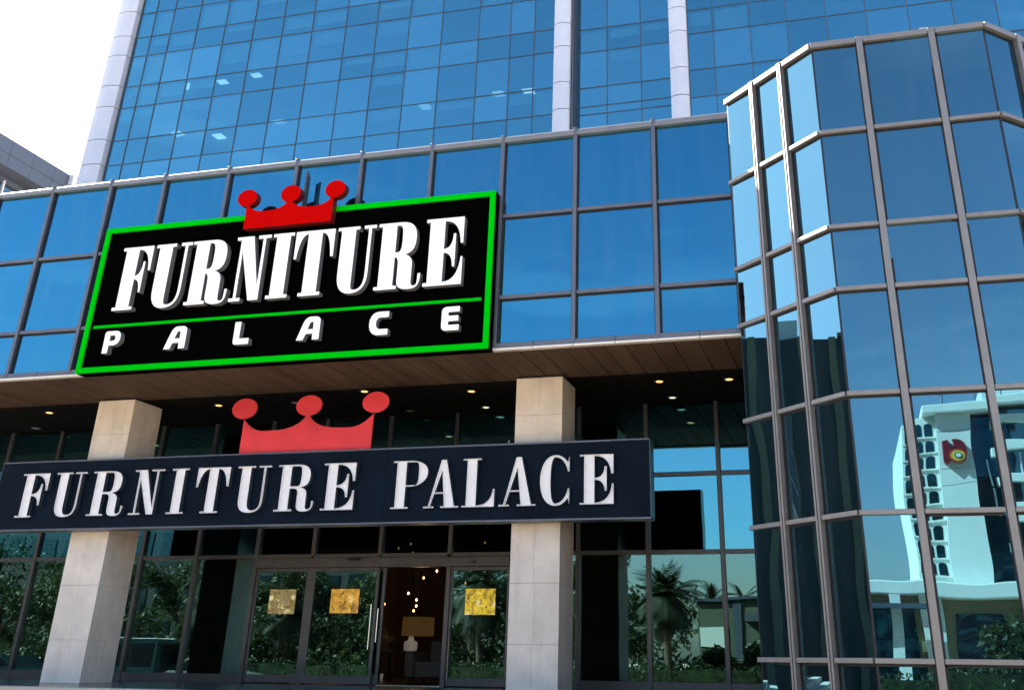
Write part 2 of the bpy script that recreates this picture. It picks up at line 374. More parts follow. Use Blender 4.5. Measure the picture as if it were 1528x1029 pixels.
def didone(ch, w, H, s, t, o, h):
    """outline pieces (added, removed) of a high-contrast serif capital: stem s, serif t thick overhanging o, hairline h"""
    A, B = [], []
    b = .085 * w
    def beak_top(x, d, xs):     # right-hand arm hanging from the top bar
        A.append(path((xs, H), (xs, H - t), ((xs + (x-b-xs)*.75, H - t), (x - b, H - d*.55), (x - b*.8, H - d)), (x, H - d), (x, H)))
    def beak_low(x, d, xs):
        A.append(path((xs, 0), (x, 0), (x, d), (x - b*.55, d), ((x - b*.9, d*.5), (xs + (x-b-xs)*.75, t), (xs, t))))
    def mid(x0):
        m = .80 * w; ym = .505 * H; c = b * .8
        A.append(path((x0, ym - t*.6), (x0, ym + t*.6), ((x0 + (m-c-x0)*.6, ym + t*.6), (m - c, ym + .09*H), (m - c*.9, .755*H)), (m, .755*H), (m, .265*H), (m - c*.9, .265*H),
                      ((m - c, ym - .09*H), (x0 + (m-c-x0)*.6, ym - t*.6), (x0, ym - t*.6))))
    if ch in 'FE':
        A += [rect(o, 0, o+s, H), rect(0, H-t, w, H)]; beak_top(w, .395*H, o+s+.01*w); mid(o+s)
        if ch == 'F': A.append(rect(0, 0, 2*o+s, t))
        else: A.append(rect(0, 0, w, t)); beak_low(w, .405*H, o+s+.01*w)
    elif ch == 'L':
        A += [rect(o, 0, o+s, H), rect(0, H-t, 2*o+s, H), rect(0, 0, w, t)]; beak_low(w, .36*H, o+s+.02*w)
    elif ch == 'I':
        A += [rect(o, 0, o+s, H), rect(0, H-t, 2*o+s, H), rect(0, 0, 2*o+s, t)]
    elif ch == 'T':
        c = w/2; A += [rect(c-s/2, 0, c+s/2, H), rect(c-s/2-o, 0, c+s/2+o, t), rect(0, H-t, w, H)]
        for g in (1, -1):
            X = lambda x: c + g * x
            hw = w/2
            A.append(path((X(s/2), H), (X(s/2), H-t), ((X(s/2+.55*(hw-s/2)), H-t), (X(hw-b*1.1), H-.24*H), (X(hw-b*.75), H-.425*H)), (X(hw), H-.425*H), (X(hw), H)))
    elif ch == 'U':
        xr = w - o*1.25
        A.append(path((o, H), (o, .27*H), ((o, .07*H), (.24*w, -.015*H), (.46*w, -.015*H)), ((.76*w, -.015*H), (xr, .09*H), (xr, .3*H)), (xr, H), (xr-h, H),
                      (xr-h, .29*H), ((xr-h, .11*H), (.72*w, .035*H), (.56*w, .035*H)), ((.45*w, .035*H), (o+s, .08*H), (o+s, .25*H)), (o+s, H)))
        A += [rect(0, H-t, 2*o+s, H), rect(xr-h-o*1.25, H-t, w, H)]
    elif ch in 'RP':
        wb = (.86 if ch == 'R' else 1.0) * w; yb = .495*H if ch == 'R' else .455*H
        A += [rect(o, 0, o+s, H), rect(0, 0, 2*o+s, t), rect(0, H-t, o+s, H)]
        A.append(path((o+s*.5, H), (.5*w, H), ((.76*w, H), (wb, .92*H), (wb, .75*H)), ((wb, .57*H), (.78*w, yb), (.48*w, yb)), (o+s*.5, yb)))
        sb = s*.95; ci = wb - sb
        B.append(path((o+s, H-t), (o+s, yb+t), (ci-.07*w, yb+t), ((ci-.01*w, yb+t+.02*H), (ci, .62*H), (ci, .75*H)), ((ci, .88*H), (ci-.01*w, H-t-.01*H), (ci-.08*w, H-t))))
        if ch == 'R':
            a2 = .80*w; a1 = a2 - s*.96
            A.append(path((o+s*.8, .515*H), (.5*w, .515*H), ((.70*w, .51*H), (a2, .46*H), (a2, .35*H)), (a2, .11*H), ((a2, .05*H), (a2+.02*w, .03*H), (a2+.06*w, .03*H)),
                          ((w-.05*w, .03*H), (w-h, .09*H), (w-h*.9, .205*H)), (w, .205*H), ((w, .05*H), (w-.05*w, -.015*H), (a2-.03*w, -.015*H)),
                          ((a1+.05*w, -.015*H), (a1, .03*H), (a1, .13*H)), (a1, .34*H), ((a1, .44*H), (a1-.02*w, .475*H), (a1-.12*w, .48*H)), (o+s*.8, .48*H)))
    elif ch == 'N':
        xr = w - o*1.4
        A += [rect(o*1.2, 0, o*1.2+h, H-t), rect(0, 0, o*2.4+h, t), rect(0, H-t, o*1.2+h, H)]
        A.append([(o*.9, H), (o*.9+s*.98, H), (xr, .0), (xr-s*.72, 0)])
        A += [rect(xr-h, .02*H, xr, H), rect(xr-h-o*1.4, H-t, w, H)]
    elif ch == 'A':
        A.append([(.455*w, H), (.60*w, H), (w-o*.95, 0), (w-o*.95-s*1.02, 0)])
        A.append([(.455*w, H), (.53*w, .86*H), (o+h, 0), (o, 0)])
        A += [rect(.26*w, .29*H, .66*w, .29*H+t), rect(0, 0, 2*o+h, t), rect(w-2*o*.95-s*1.02, 0, w, t)]
    elif ch == 'C':
        m = .53*w
        A.append(path((m, 1.015*H), ((.2*w, 1.015*H), (0, .80*H), (0, .5*H)), ((0, .2*H), (.2*w, -.015*H), (m, -.015*H)), (m, .03*H),
                      ((.40*w, .03*H), (s*1.02, .2*H), (s*1.02, .5*H)), ((s*1.02, .8*H), (.40*w, .97*H), (m, .97*H))))
        for f in (lambda y: y, lambda y: H - y):
            A.append(path((m, f(1.015*H)), ((.74*w, f(1.015*H)), (.86*w, f(.93*H)), (.95*w, f(.86*H))), (w, f(.985*H)), (w, f(.67*H)), (w-.05*w, f(.67*H)),
                          ((.9*w, f(.84*H)), (.72*w, f(.97*H)), (m, f(.97*H)))))
    return A, B

def sans(ch, w, H):
    """bold rounded capital of the small word on the big sign"""
    A, B = [], []; s = .36*w; t = .24*H
    if ch == 'P':
        s = .34*w
        A.append(path((0, 0), (s, 0), (s, .34*H), (.55*w, .34*H), ((.85*w, .34*H), (w, .48*H), (w, .68*H)), ((w, .9*H), (.88*w, H), (.62*w, H)), (.2*w, H), ((.08*w, H), (0, .96*H), (0, .86*H))))
        B.append(path((s, .55*H), (.52*w, .55*H), ((.66*w, .55*H), (.68*w, .62*H), (.68*w, .68*H)), ((.68*w, .78*H), (.62*w, .8*H), (.5*w, .8*H)), (s, .8*H)))
    elif ch == 'A':
        A.append(path((0, 0), (.24*w, .72*H), ((.32*w, .93*H), (.42*w, H), (.58*w, H)), (.74*w, H), ((.92*w, H), (w, .92*H), (w, .76*H)), (w, 0), (.70*w, 0), (.70*w, .26*H), (.40*w, .26*H), (.30*w, 0)))
        B.append(path((.46*w, .46*H), (.70*w, .46*H), (.70*w, .68*H), ((.70*w, .8*H), (.58*w, .82*H), (.54*w, .7*H))))
    elif ch == 'L':
        A.append(path((0, H), (.38*w, H), (.38*w, .26*H), (w, .26*H), (w, 0), (.18*w, 0), ((.06*w, 0), (0, .06*H), (0, .16*H))))
    elif ch == 'C':
        A.append(path((w, H), (.52*w, H), ((.18*w, H), (0, .8*H), (0, .5*H)), ((0, .2*H), (.18*w, 0), (.52*w, 0)), (w, 0), (w, .25*H), (.62*w, .25*H), ((.42*w, .25*H), (.36*w, .36*H), (.36*w, .5*H)),
                      ((.36*w, .66*H), (.42*w, .75*H), (.62*w, .75*H)), (w, .75*H)))
    elif ch == 'E':
        A.append(path((w, H), (.3*w, H), ((.1*w, H), (0, .92*H), (0, .76*H)), (0, .2*H), ((0, .07*H), (.1*w, 0), (.26*w, 0)), (w, 0), (w, .23*H), (.38*w, .23*H), (.38*w, .385*H), (.95*w, .385*H), (.95*w, .615*H), (.38*w, .615*H), (.38*w, .77*H), (w, .77*H)))
    return A, B

def area2(p): return sum(a[0]*b[1] - b[0]*a[1] for a, b in zip(p, p[1:] + p[:1])) / 2
def union(A, B):
    """triangles of (union of A) minus (union of B), and the directed boundary edges"""
    vs, fs = [], []
    for p in A + B:
        if area2(p) < 0: p = p[::-1]
        fs.append(list(range(len(vs), len(vs) + len(p)))); vs += [Vector(q) for q in p]
    v, e, f, ov, oe, of = delaunay_2d_cdt(vs, [], fs, 0, 1e-5)
    na = len(A)
    tris = []
    for t, src in zip(f, of):
        if any(i < na for i in src) and not any(i >= na for i in src):
            if area2([v[i] for i in t]) < 0: t = t[::-1]
            tris.append(list(t))
    ed = {}
    for t in tris:
        for a, b in zip(t, t[1:] + t[:1]): ed[(a, b)] = 1
    bnd = [(a, b) for (a, b) in ed if (b, a) not in ed]
    return v, tris, bnd

def letter_solid(v, tris, bnd, x0, z0, yf, yb, name, parent, mats):
    """flat-faced letter: face at yf, returns back to yb (material 0 face, 1 returns)"""
    bm = bmesh.new(); off = own_loc(parent)
    P = lambda i, y: Vector((x0 + v[i][0], y, z0 + v[i][1])) - off
    F = {i: bm.verts.new(P(i, yf)) for t in tris for i in t}
    for t in tris: bm.faces.new([F[i] for i in t])
    f0 = {}; f1 = {}
    for a, b in bnd:
        for i in (a, b):
            if i not in f0: f0[i] = bm.verts.new(P(i, yf)); f1[i] = bm.verts.new(P(i, yb))
        g = bm.faces.new((f0[b], f0[a], f1[a], f1[b])); g.material_index = 1
    me = bpy.data.meshes.new(name); bm.to_mesh(me); bm.free()
    for m in mats: me.materials.append(m)
    o = bpy.data.objects.new(name, me); COL.objects.link(o); o.parent = parent
    return o

def letter_tray(v, tris, bnd, x0, z0, yf, yb, dep, rim, name, parent, mats):
    """channel letter: rim at yf, face sunk by dep (materials: face, rim, outer returns)"""
    bm = bmesh.new(); off = own_loc(parent)
    nxt, prv = {}, {}
    for a, b in bnd: nxt[a] = b; prv[b] = a
    ins = {}
    for a in nxt:
        p, q, r = v[prv.get(a, a)], v[a], v[nxt[a]]
        d1 = (q - p); d2 = (r - q)
        n = Vector((0, 0))
        for d in (d1, d2):
            if d.length > 1e-9: n += Vector((-d.y, d.x)).normalized()
        if n.length < 1e-6: n = Vector((0, 1))
        n.normalize(); k = 1.0
        if d1.length > 1e-9:
            c = n.dot(Vector((-d1.y, d1.x)).normalized()); k = 1 / max(c, .5)
        ins[a] = q + n * rim * k
    P = lambda q, y: Vector((x0 + q[0], y, z0 + q[1])) - off
    F = {i: bm.verts.new(P(v[i], yf + dep)) for t in tris for i in t}
    for t in tris: bm.faces.new([F[i] for i in t])
    for a, b in bnd:
        A0, B0 = P(v[a], yf), P(v[b], yf); A1, B1 = P(ins[a], yf), P(ins[b], yf)
        V = bm.verts.new
        g = bm.faces.new((V(B0), V(A0), V(A1), V(B1))); g.normal_flip(); g.material_index = 1
        g = bm.faces.new((V(A1), V(B1), V(P(ins[b], yf + dep)), V(P(ins[a], yf + dep)))); g.material_index = 1
        g = bm.faces.new((V(B0), V(A0), V(P(v[a], yb)), V(P(v[b], yb)))); g.material_index = 2
    bmesh.ops.remove_doubles(bm, verts=bm.verts[:], dist=1e-5)
    me = bpy.data.meshes.new(name); bm.to_mesh(me); bm.free()
    for m in mats: me.materials.append(m)
    o = bpy.data.objects.new(name, me); COL.objects.link(o); o.parent = parent
    return o

def circle(cx, cz, rx, rz, n=36): return [(cx + rx*math.cos(2*math.pi*k/n), cz + rz*math.sin(2*math.pi*k/n)) for k in range(n)]

exec_order = []
# ------------------------------------------------------------------ ground, podium, road
ST = -1.10                                        # street level
def structure(o): return tag(o, kind='structure')
structure(MB().quad((-900, -900, ST-.02), (900, -900, ST-.02), (900, 900, ST-.02), (-900, 900, ST-.02)).build('ground', M['paving']))
structure(MB().box((-90, -5.2, ST-.15), (60, 15.0, ST)).build('forecourt', M['paving']))
structure(MB().box((-90, 3.8, ST-.05), (60, 12.9, ST+.004)).build('bounce_strip', M['bounce_pavers']))  # added unseen strip, darker than the forecourt to cut bounce onto the soffit
structure(MB().box((-120, -19, ST-.10), (90, -11, ST-.008)).build('road', M['asphalt']))
structure(MB().box((-120, -10.9, ST-.15), (90, -5.25, ST+.03)).build('verge', M['grass']))
structure(MB().box((-120, -24, ST-.15), (90, -19.05, ST+.12)).build('far_pavement', M['paving']))
mk = MB()
for k in range(-20, 16): mk.box((k*5.0, -15.1, ST-.008), (k*5.0+2.2, -14.98, ST-.004))
structure(mk.build('road_markings', M['white_panel']))
pod = MB().box((-30, 15.62, ST), (-1.46, 31.5, -.001))
structure(pod.build('podium', M['floor']))
stp = MB()
for k in range(1, 8):
    z1 = -.0 - .157*(k-1); y0 = 15.62 - .33*k
    stp.box((-30, y0, ST), (-1.46, y0+.33-.002, z1-.002 if k > 1 else -.0015), .008)
structure(stp.build('podium_steps', M['stone_edge']))

# ------------------------------------------------------------------ office tower
kT = 90/70.0
def TX(x): return x*kT*S
def TZ(z): return (z*kT + 1)*S
YT = 90*S; YR = 91*S
tower = thing('office_tower', 'tall blue glass office tower with white pilasters rising behind the entrance block', 'office tower', (TX(-42), YT, ST))
rowsZ = [31.0, 34.2, 36.5, 39.82, 42.33, 45.75, 48.03, 51.35, 53.5, 56.3, 58.9, 62.0, 64.4, 67.6]
colsL = [-62.72, -61.06, -58.97, -56.06, -52.98, -49.88, -46.8, -43.7, -40.3, -37.22, -34.05, -30.9, -27.43, -24.52, -22.36, -20.5]
colsM = [-18.68, -16.22, -13.38, -10.75]
colsR = [-9.33, -7.28, -4.34, -1.44, 1.6, 4.6, 7.68, 10.9, 14.0, 17.1, 20.2, 23.3, 26.4, 29.5]
def cam_area(xa, xb, za, zb, y):
    """apparent size of a pane seen from the street, to choose which ones stay separate parts"""
    inv = Rm.transposed()
    def pr(p):
        c = inv @ (Vector(p) - Vector((0, 0, S)))
        return (852.857 + 1526.24*c.x/-c.z, 241.93 - 1526.24*c.y/-c.z)
    q = [pr(p) for p in ((xa, y, za), (xb, y, za), (xb, y, zb), (xa, y, zb))]
    cx = sum(a for a, b in q)/4; cy = sum(b for a, b in q)/4
    vis = -20 < cx < 1550 and -15 < cy < 290 - .107*cx + 8
    return abs(area2(q)) * (1 if vis else .001)
panes = []
for cols, y in ((colsL, YT), (colsM, YR), (colsR, YT)):
    for xa, xb in zip(cols, cols[1:]):
        for za, zb in zip(rowsZ, rowsZ[1:]):
            a = (TX(xa)+.012, TX(xb)-.012, TZ(za)+.012, TZ(zb)-.012, y)
            panes.append((cam_area(*a), a))
panes.sort(key=lambda t: -t[0])
rest = MB()
def pane_mesh(mb, a, tilt):
    xa, xb, za, zb, y = a
    t1 = R_.uniform(-1, 1)*tilt; t2 = R_.uniform(-1, 1)*tilt
    f = [(xa, y+t1, za), (xb, y+t2, za), (xb, y-t1, zb), (xa, y-t2, zb)]
    f[2] = (xb, f[0][1] + (f[1][1]-f[0][1]) + (f[3][1]-f[0][1]), zb)   # keep it planar
    mb.prism(f, (0, .03, 0))
for i, (ar, a) in enumerate(panes):
    if i < 100:
        mb = MB(); pane_mesh(mb, a, .006); mb.build('window_pane', M['tower'], tower)
    else: pane_mesh(rest, a, .006)
o = rest.build('window_pane', M['tower'], tower); tag(o, kind='stuff')
for cols, y in ((colsL, YT), (colsM, YR), (colsR, YT)):
    for x in cols:
        MB().box((TX(x)-.021, y-.03, TZ(31)), (TX(x)+.021, y+.06, TZ(67.6))).build('mullion', M['alu_line'], tower)
    for z in rowsZ:
        MB().box((TX(cols[0])+.03, y-.022, TZ(z)-.019), (TX(cols[-1])-.03, y+.055, TZ(z)+.019)).build('transom', M['alu_line'], tower)
MB().box((TX(-18.68), YR-.024, TZ(40.55)-.02), (TX(-10.8), YR+.05, TZ(40.55)+.02)).build('transom', M['alu_line'], tower)
# storeys behind the glass
for za, zb in ((36.5, 39.82), (42.33, 45.75), (48.03, 51.35), (53.5, 56.3), (58.9, 62.0)):
    zc = TZ(za + .35*(zb-za)); MB().box((TX(-64.5), YR+.5, zc), (TX(30), YT+8.5, zc+.55)).build('floor_slab', M['office_wall'], tower)
MB().box((TX(-65), YT+8.5, ST), (TX(30), YT+9, TZ(70))).build('core_wall', M['office_wall'], tower)
MB().box((TX(-64.9), YT+.02, ST), (TX(-64.6), YT+8.5, TZ(70))).build('side_wall', M['white_panel'], tower)
MB().box((TX(29.8), YT+.1, ST), (TX(30), YT+8.5, TZ(70))).build('side_wall', M['white_panel'], tower)
MB().box((TX(-65), YT+.1, TZ(67.7)), (TX(30), YT+9, TZ(70))).build('roof', M['concrete'], tower)
MB().box((TX(-65), YT+.08, ST), (TX(30), YT+.6, TZ(31)-.05)).build('base_wall', M['dark_room'], tower)
# roller blinds half lowered behind many panes
nb = 0
for cols, y in ((colsL, YT), (colsM, YR), (colsR, YT)):
    for xa, xb in zip(cols, cols[1:]):
        for za, zb in zip(rowsZ[3:11], rowsZ[4:12]):
            if R_.random() < .6 and nb < 99:
                f = R_.choice((.25, .4, .6, .85, 1.0)); top = TZ(zb) - .05; bot = top - f*(TZ(zb)-TZ(za)-.1)
                MB().box((TX(xa)+.1, y+.22, bot), (TX(xb)-.1, y+.232, top)).build('roller_blind', M['blind'], tower); nb += 1
for (x, zz) in ((-58, 50.1), (-54.3, 50.2), (-50.5, 49.9), (-33, 44.6), (-26, 44.5), (-23.4, 44.4), (-47, 44.3), (-57.4, 44.6), (-53.9, 44.6)):
    zc = max(TZ(a + .35*(b-a)) for a, b in ((36.5, 39.82), (42.33, 45.75), (48.03, 51.35)) if TZ(a + .35*(b-a)) < TZ(zz+1.5))
    y = YT + R_.uniform(.8, 1.8)
    MB().box((TX(x)-.28, y, zc-.05), (TX(x)+.28, y+R_.uniform(.3, .6), zc-.004)).build('ceiling_lamp', M['office_light'], tower)
# white pilasters, stacked panels with open joints
def pilaster(x0, x1, front):
    mb = MB(); xa, xb = TX(x0), TX(x1)
    pil = None
    ring = []
    n = 8
    for i in range(n+1):
        t = i/n; ring.append((xa + (xb-xa)*t, front - .16*math.sin(math.pi*t)))
    ring += [(xb, YT+.9), (xa, YT+.9)]
    z = [31.0, 34.2, 36.5, 39.82, 42.33, 45.75, 48.03, 51.35, 53.5, 56.3, 58.9, 62.0, 64.4, 67.6]
    core = [(xa+.03, front+.05), (xb-.03, front+.05), (xb-.03, YT+.88), (xa+.03, YT+.88)]
    for a, b in zip(z, z[1:]):
        mb.prism([(p[0], p[1], TZ(a)+.022) for p in ring], (0, 0, TZ(b)-TZ(a)-.044))
    p_ = mb.build('pilaster', M['white_panel'], tower)
    c = MB().prism([(p[0], p[1], TZ(31)) for p in core], (0, 0, TZ(67)-TZ(31))).build('pilaster_joint', M['reveal'], p_)
pilaster(-65.08, -62.95, YT-.30)
pilaster(-20.46, -19.08, YT-.32)
pilaster(-10.78, -9.36, YT-.32)
MB().box((TX(-19.04), YT-.02, TZ(31)), (TX(-18.72), YR+.3, TZ(67))).build('recess_reveal', M['reveal'], tower)
MB().box((TX(-18.98), YT-.12, TZ(31)), (TX(-18.86), YT-.03, TZ(67))).build('mullion', M['alu'], tower)

# ------------------------------------------------------------------ glazed storey over the entrance
YC = 33.45*S
ZC = [W(0, 0, z).z for z in (9.77, 11.71, 14.88, 18.0)]
XC = [v*S for v in (-53, -50, -47, -44, -41, -38.1, -35.2, -32.29, -29.36, -26.72, -23.69, -20.58, -17.7, -14.7, -11.76, -8.88, -5.9, -3.06)]
can = thing('glazed_upper_storey', 'overhanging storey of blue mirror glass above the entrance with grey aluminium grid', 'facade', (XC[5], YC, ZC[0]))
zb0 = ZC[0] + .115
zs = [zb0, ZC[1], ZC[2], ZC[3]]
for xa, xb in zip(XC, XC[1:]):
    for za, zb in zip(zs, zs[1:]):
        mb = MB(); pane_mesh(mb, (xa+.03, xb-.03, za+.02, zb-.02, YC), .0025); mb.build('window_pane', M['spandrel'], can)
MB().box((XC[0], YC+.035, ZC[0]+.02), (XC[-1], YC+.09, ZC[3])).build('backing', M['gasket'], can)
for x in XC:
    mb = MB(); wd = .036
    mb.box((x-wd, YC-.075, ZC[0]+.03), (x+wd, YC+.02, ZC[3]+.02), .006)
    mm = mb.build('mullion', M['alu'], can)
    MB().box((x-wd-.02, YC-.012, zb0), (x+wd+.03, YC+.03, ZC[3])).build('gasket', M['gasket'], mm)
for z in ZC[1:3]:
    for xa, xb in zip(XC, XC[1:]):
        mm = MB().box((xa+.046, YC-.06, z-.033), (xb-.046, YC+.02, z+.033), .006).build('transom', M['alu'], can)
        MB().box((xa+.066, YC-.008, z-.066), (xb-.046, YC+.03, z-.035)).build('gasket', M['gasket'], mm)
# rounded coping and its joint knuckles
pf = [(YC+.10, ZC[3]-.03), (YC-.085, ZC[3]-.03)] + [(YC - .085 + .075*(1-math.cos(t)), ZC[3]+.03 + .075*math.sin(t)) for t in [math.pi/2*k/6 for k in range(7)]] + [(YC+.10, ZC[3]+.105)]
cp = MB().prism([(XC[0], y, z) for y, z in pf], (XC[-1]-XC[0]+.03, 0, 0)).build('coping', M['alu_bay'], can)
for x in XC[1:]:
    MB().box((x-.035, YC-.10, ZC[3]-.02), (x+.035, YC-.0, ZC[3]+.122), .02).build('coping_joint', M['alu'], cp)
# bottom rail in lengths, pale drip lip
xs = []
for xa, xb in zip(XC, XC[1:]): xs += [xa, (xa+xb)/2]
xs.append(XC[-1])
mb = MB(); lip = MB()
for i, (xa, xb) in enumerate(zip(xs, xs[1:])):
    mb.box((xa+.004, YC-.065, ZC[0]+.035), (xb-.004, YC+.02, zb0), .004)
    lip.box((xa+.003 if i % 3 else xa+.006, YC-.085, ZC[0]-.012), (xb-.003, YC+.03, ZC[0]+.026), .004)
mb.build('bottom_rail', M['alu'], can); lip.build('drip_lip', M['white_lip'], can)
# soffit boards running front to back
ZSo = W(0, 0, 9.837).z
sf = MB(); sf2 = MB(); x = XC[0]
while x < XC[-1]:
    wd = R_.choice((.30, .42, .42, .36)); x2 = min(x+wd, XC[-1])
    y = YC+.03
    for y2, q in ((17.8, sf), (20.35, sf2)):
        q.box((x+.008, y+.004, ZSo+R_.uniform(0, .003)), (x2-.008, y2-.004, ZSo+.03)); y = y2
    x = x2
so_ = sf.build('soffit', M['soffit'], can); sf2.build('soffit', M['soffit_shade'], can)['label'] = 'inner soffit boards next to the shop glass, recess shade put in their colour'
MB().box((XC[0], YC+.03, ZSo+.032), (XC[-1], 20.4, ZSo+.12)).build('soffit_backing', M['groove'], so_)
MB().box((XC[0], YC+.1, ZC[3]-.35), (TX(29), YT+.05, ZC[3]-.1)).build('roof_slab', M['concrete'], can)
MB().box((XC[0]-.3, YC, ST), (XC[0]-.02, YT, ZC[3])).build('end_wall', M['concrete'], can)

# recessed downlights
def downlight(x, y, lit):
    t = thing('recessed_downlight', 'x', 'downlight', (x, y, ZSo), 'recessed downlights in the soffit')
    MB().lathe((x, y, ZSo-.014), [(.10, 0), (.10, .008), (.066, .013)], 20).build('trim_ring', M['alu_door'], t)
    MB().lathe((x, y, ZSo-.018), [(.062, 0), (.062, .004)], 20).build('lamp', M[lit], t)
    return t
dl = [(-16.42, 18.35, 'lamp_warm', 'warm lit recessed downlight in the soffit left of the left stone column'),
      (-12.42, 18.47, 'lamp_warm', 'warm lit recessed downlight between the left column and the pink crown'),
      (-8.93, 17.96, 'lamp_warm', 'warm lit recessed downlight just above the right ball of the pink crown'),
      (-6.90, 18.38, 'lamp_warm', 'warm lit recessed downlight left of the right stone column, nearer the street'),
      (-3.25, 18.37, 'lamp_warm', 'brightest warm recessed downlight right of the right stone column'),
      (-1.99, 18.47, 'lamp_warm', 'warm lit recessed downlight beside the rounded glass bay'),
      (-7.08, 19.75, 'lamp_cool', 'small pale downlight close to the shop glass left of the right column'),
      (-3.23, 19.67, 'lamp_cool', 'small pale downlight close to the shop glass right of the right column'),
      (-10.73, 18.59, 'lamp_off', 'unlit recessed downlight behind the middle ball of the pink crown'),
      (-17.9, 19.71, 'lamp_off', 'unlit recessed downlight close to the shop glass at the far left'),
      (-8.74, 19.75, 'lamp_off', 'unlit recessed downlight close to the shop glass right of the pink crown')]
for x, y, k, lab in dl: downlight(x, y, k)['label'] = lab

# ------------------------------------------------------------------ stone columns
def column(x0, x1, y0, y1, lab):
    zt = ZSo - .045
    c = thing('stone_column', lab, 'column', ((x0+x1)/2, (y0+y1)/2, 0), 'square stone columns at the entrance')
    mb = MB(); z = 0; k = 0
    hs = [.70, .92, .92, .92, .92, .92]
    MB().box((x0+.02, y0+.02, 0), (x1-.02, y1-.02, zt-.01)).build('core', M['joint'], c)
    for h in hs:
        z2 = min(z+h, zt); g = .002
        xm = x0 + (x1-x0)*(.5 + (.012 if k % 2 else -.02)); ym = y0 + (y1-y0)*(.5 if k % 2 else .47)
        for a, b in ((x0, xm-g/2), (xm+g/2, x1)):
            mb.box((a, y0+R_.uniform(0, .0015), z+g), (b, y0+.03, z2-g), .0025); mb.box((a, y1-.03, z+g), (b, y1, z2-g))
        for a, b in ((y0+.031, ym-g/2), (ym+g/2, y1-.031)):
            mb.box((x1-.03, a, z+g), (x1-R_.uniform(0, .0015), b, z2-g), .0025); mb.box((x0, a, z+g), (x0+.03, b, z2-g))
        z = z2; k += 1
        if z >= zt: break
    mb.build('cladding', M['stone'], c)
    MB().box((x0+.03, y0+.03, zt), (x1-.03, y1-.03, ZSo-.001)).build('shadow_gap', M['groove'], c)
    return c
column(-30.89*S, -29.12*S, 37.25*S, 39.15*S, 'left square limestone column passing behind the navy fascia sign')
column(-12.15*S, -10.32*S, 37.25*S, 39.15*S, 'right square limestone column nearer the glass bay, behind the end of the navy sign')

# ------------------------------------------------------------------ storefront under the soffit
YS = 43*S
XS = [v*S for v in (-40.2, -37.3, -34.4, -31.57, -28.72, -25.72, -22.98, -19.84, -16.67, -13.9, -11.11, -8.22, -5.25, -2.6)]
Z1, Z2 = 2.325, 3.73
shop = thing('glass_storefront', 'dark glass shopfront with sliding doors set back under the overhang', 'storefront', (XS[6], YS, 0))
def shop_pane(xa, xb, za, zb, m, y=None):
    mb = MB(); pane_mesh(mb, (xa, xb, za, zb, (y or YS)), .002); return mb.build('window_pane', m, shop)
for i, (xa, xb) in enumerate(zip(XS, XS[1:])):
    for za, zb in ((Z1, Z2), (Z2, ZSo)):
        shop_pane(xa+.04, xb-.04, za+.04, zb-.04, M['shop_high'])
    if not 5 <= i <= 8: shop_pane(xa+.04, xb-.04, .16, Z1-.04, M['shop'])
for i, x in enumerate(XS):
    dm = M['alu_door'] if 5 <= i <= 9 else M['alu_dark']
    MB().box((x-.042, YS-.07, 0 if not 6 <= i <= 8 else Z1), (x+.042, YS+.06, ZSo-.002), .005).build('mullion', dm if i not in (0, 1, 2, 3, 4) else M['alu_dark'], shop)
for i, (xa, xb) in enumerate(zip(XS, XS[1:])):
    dm = M['alu_door'] if 5 <= i <= 8 else M['alu_dark']
    MB().box((xa+.044, YS-.055, Z1-.042), (xb-.044, YS+.05, Z1+.036), .004).build('transom', dm, shop)
    MB().box((xa+.044, YS-.055, Z2-.04), (xb-.044, YS+.05, Z2+.04), .004).build('transom', M['alu_dark'], shop)
    if not 5 <= i <= 8: MB().box((xa+.044, YS-.06, .0), (xb-.044, YS+.05, .155), .004).build('sill_rail', M['alu_dark'], shop)
for xa, xb in zip((-52, -49, -46, -43.1), (-49, -46, -43.1, -40.2)):      # the shopfront runs on to the left
    xa *= S; xb *= S
    shop_pane(xa+.04, xb-.04, .16, ZSo-.02, M['shop_high'])
    MB().box((xa-.042, YS-.07, 0), (xa+.042, YS+.06, ZSo-.002), .005).build('mullion', M['alu_dark'], shop)
    MB().box((xa+.044, YS-.06, 0), (xb-.044, YS+.05, .155), .004).build('sill_rail', M['alu_dark'], shop)
# sliding door gear: header beam, sensor, jambs, leaves
hb = MB().box((XS[5]+.044, YS-.10, 2.10), (XS[9]-.044, YS+.06, 2.278), .006).build('door_header', M['alu_door'], shop)
MB().box((-9.95, YS-.17, 2.225), (-9.72, YS-.102, 2.275), .008).build('motion_sensor', M['gasket'], hb)
MB().box((-7.35, YS-.115, 2.17), (-7.25, YS-.102, 2.2), .003).build('maker_plate', M['gasket'], hb)
def leaf(xa, xb, y, stile, lab=None, handle=None, fixed=False):
    d = MB()
    d.box((xa, y-.025, .02), (xa+stile, y+.025, 2.098), .004); d.box((xb-stile, y-.025, .02), (xb, y+.025, 2.098), .004)
    d.box((xa+stile+.001, y-.022, .02), (xb-stile-.001, y+.022, .155), .004); d.box((xa+stile+.001, y-.022, 2.03), (xb-stile-.001, y+.022, 2.096), .004)
    o = d.build('door_leaf', M['alu_door'], shop)
    if lab: o['label'] = lab
    MB().box((xa+stile+.002, y-.006, .156), (xb-stile-.002, y+.006, 2.029)).build('door_glass', M['shop'], o)
    if handle:
        hx, za, zb = handle
        MB().tube([(hx, y-.026, za+.06), (hx, y-.075, za+.06)], .009).tube([(hx, y-.026, zb-.06), (hx, y-.075, zb-.06)], .009).tube([(hx, y-.075, za), (hx, y-.075, zb)], .014, 10).build('door_handle', M['chrome'], o)
leaf(XS[5]+.044, XS[6]-.05, YS+.0, .05, 'fixed door light with an ochre floral sheet')
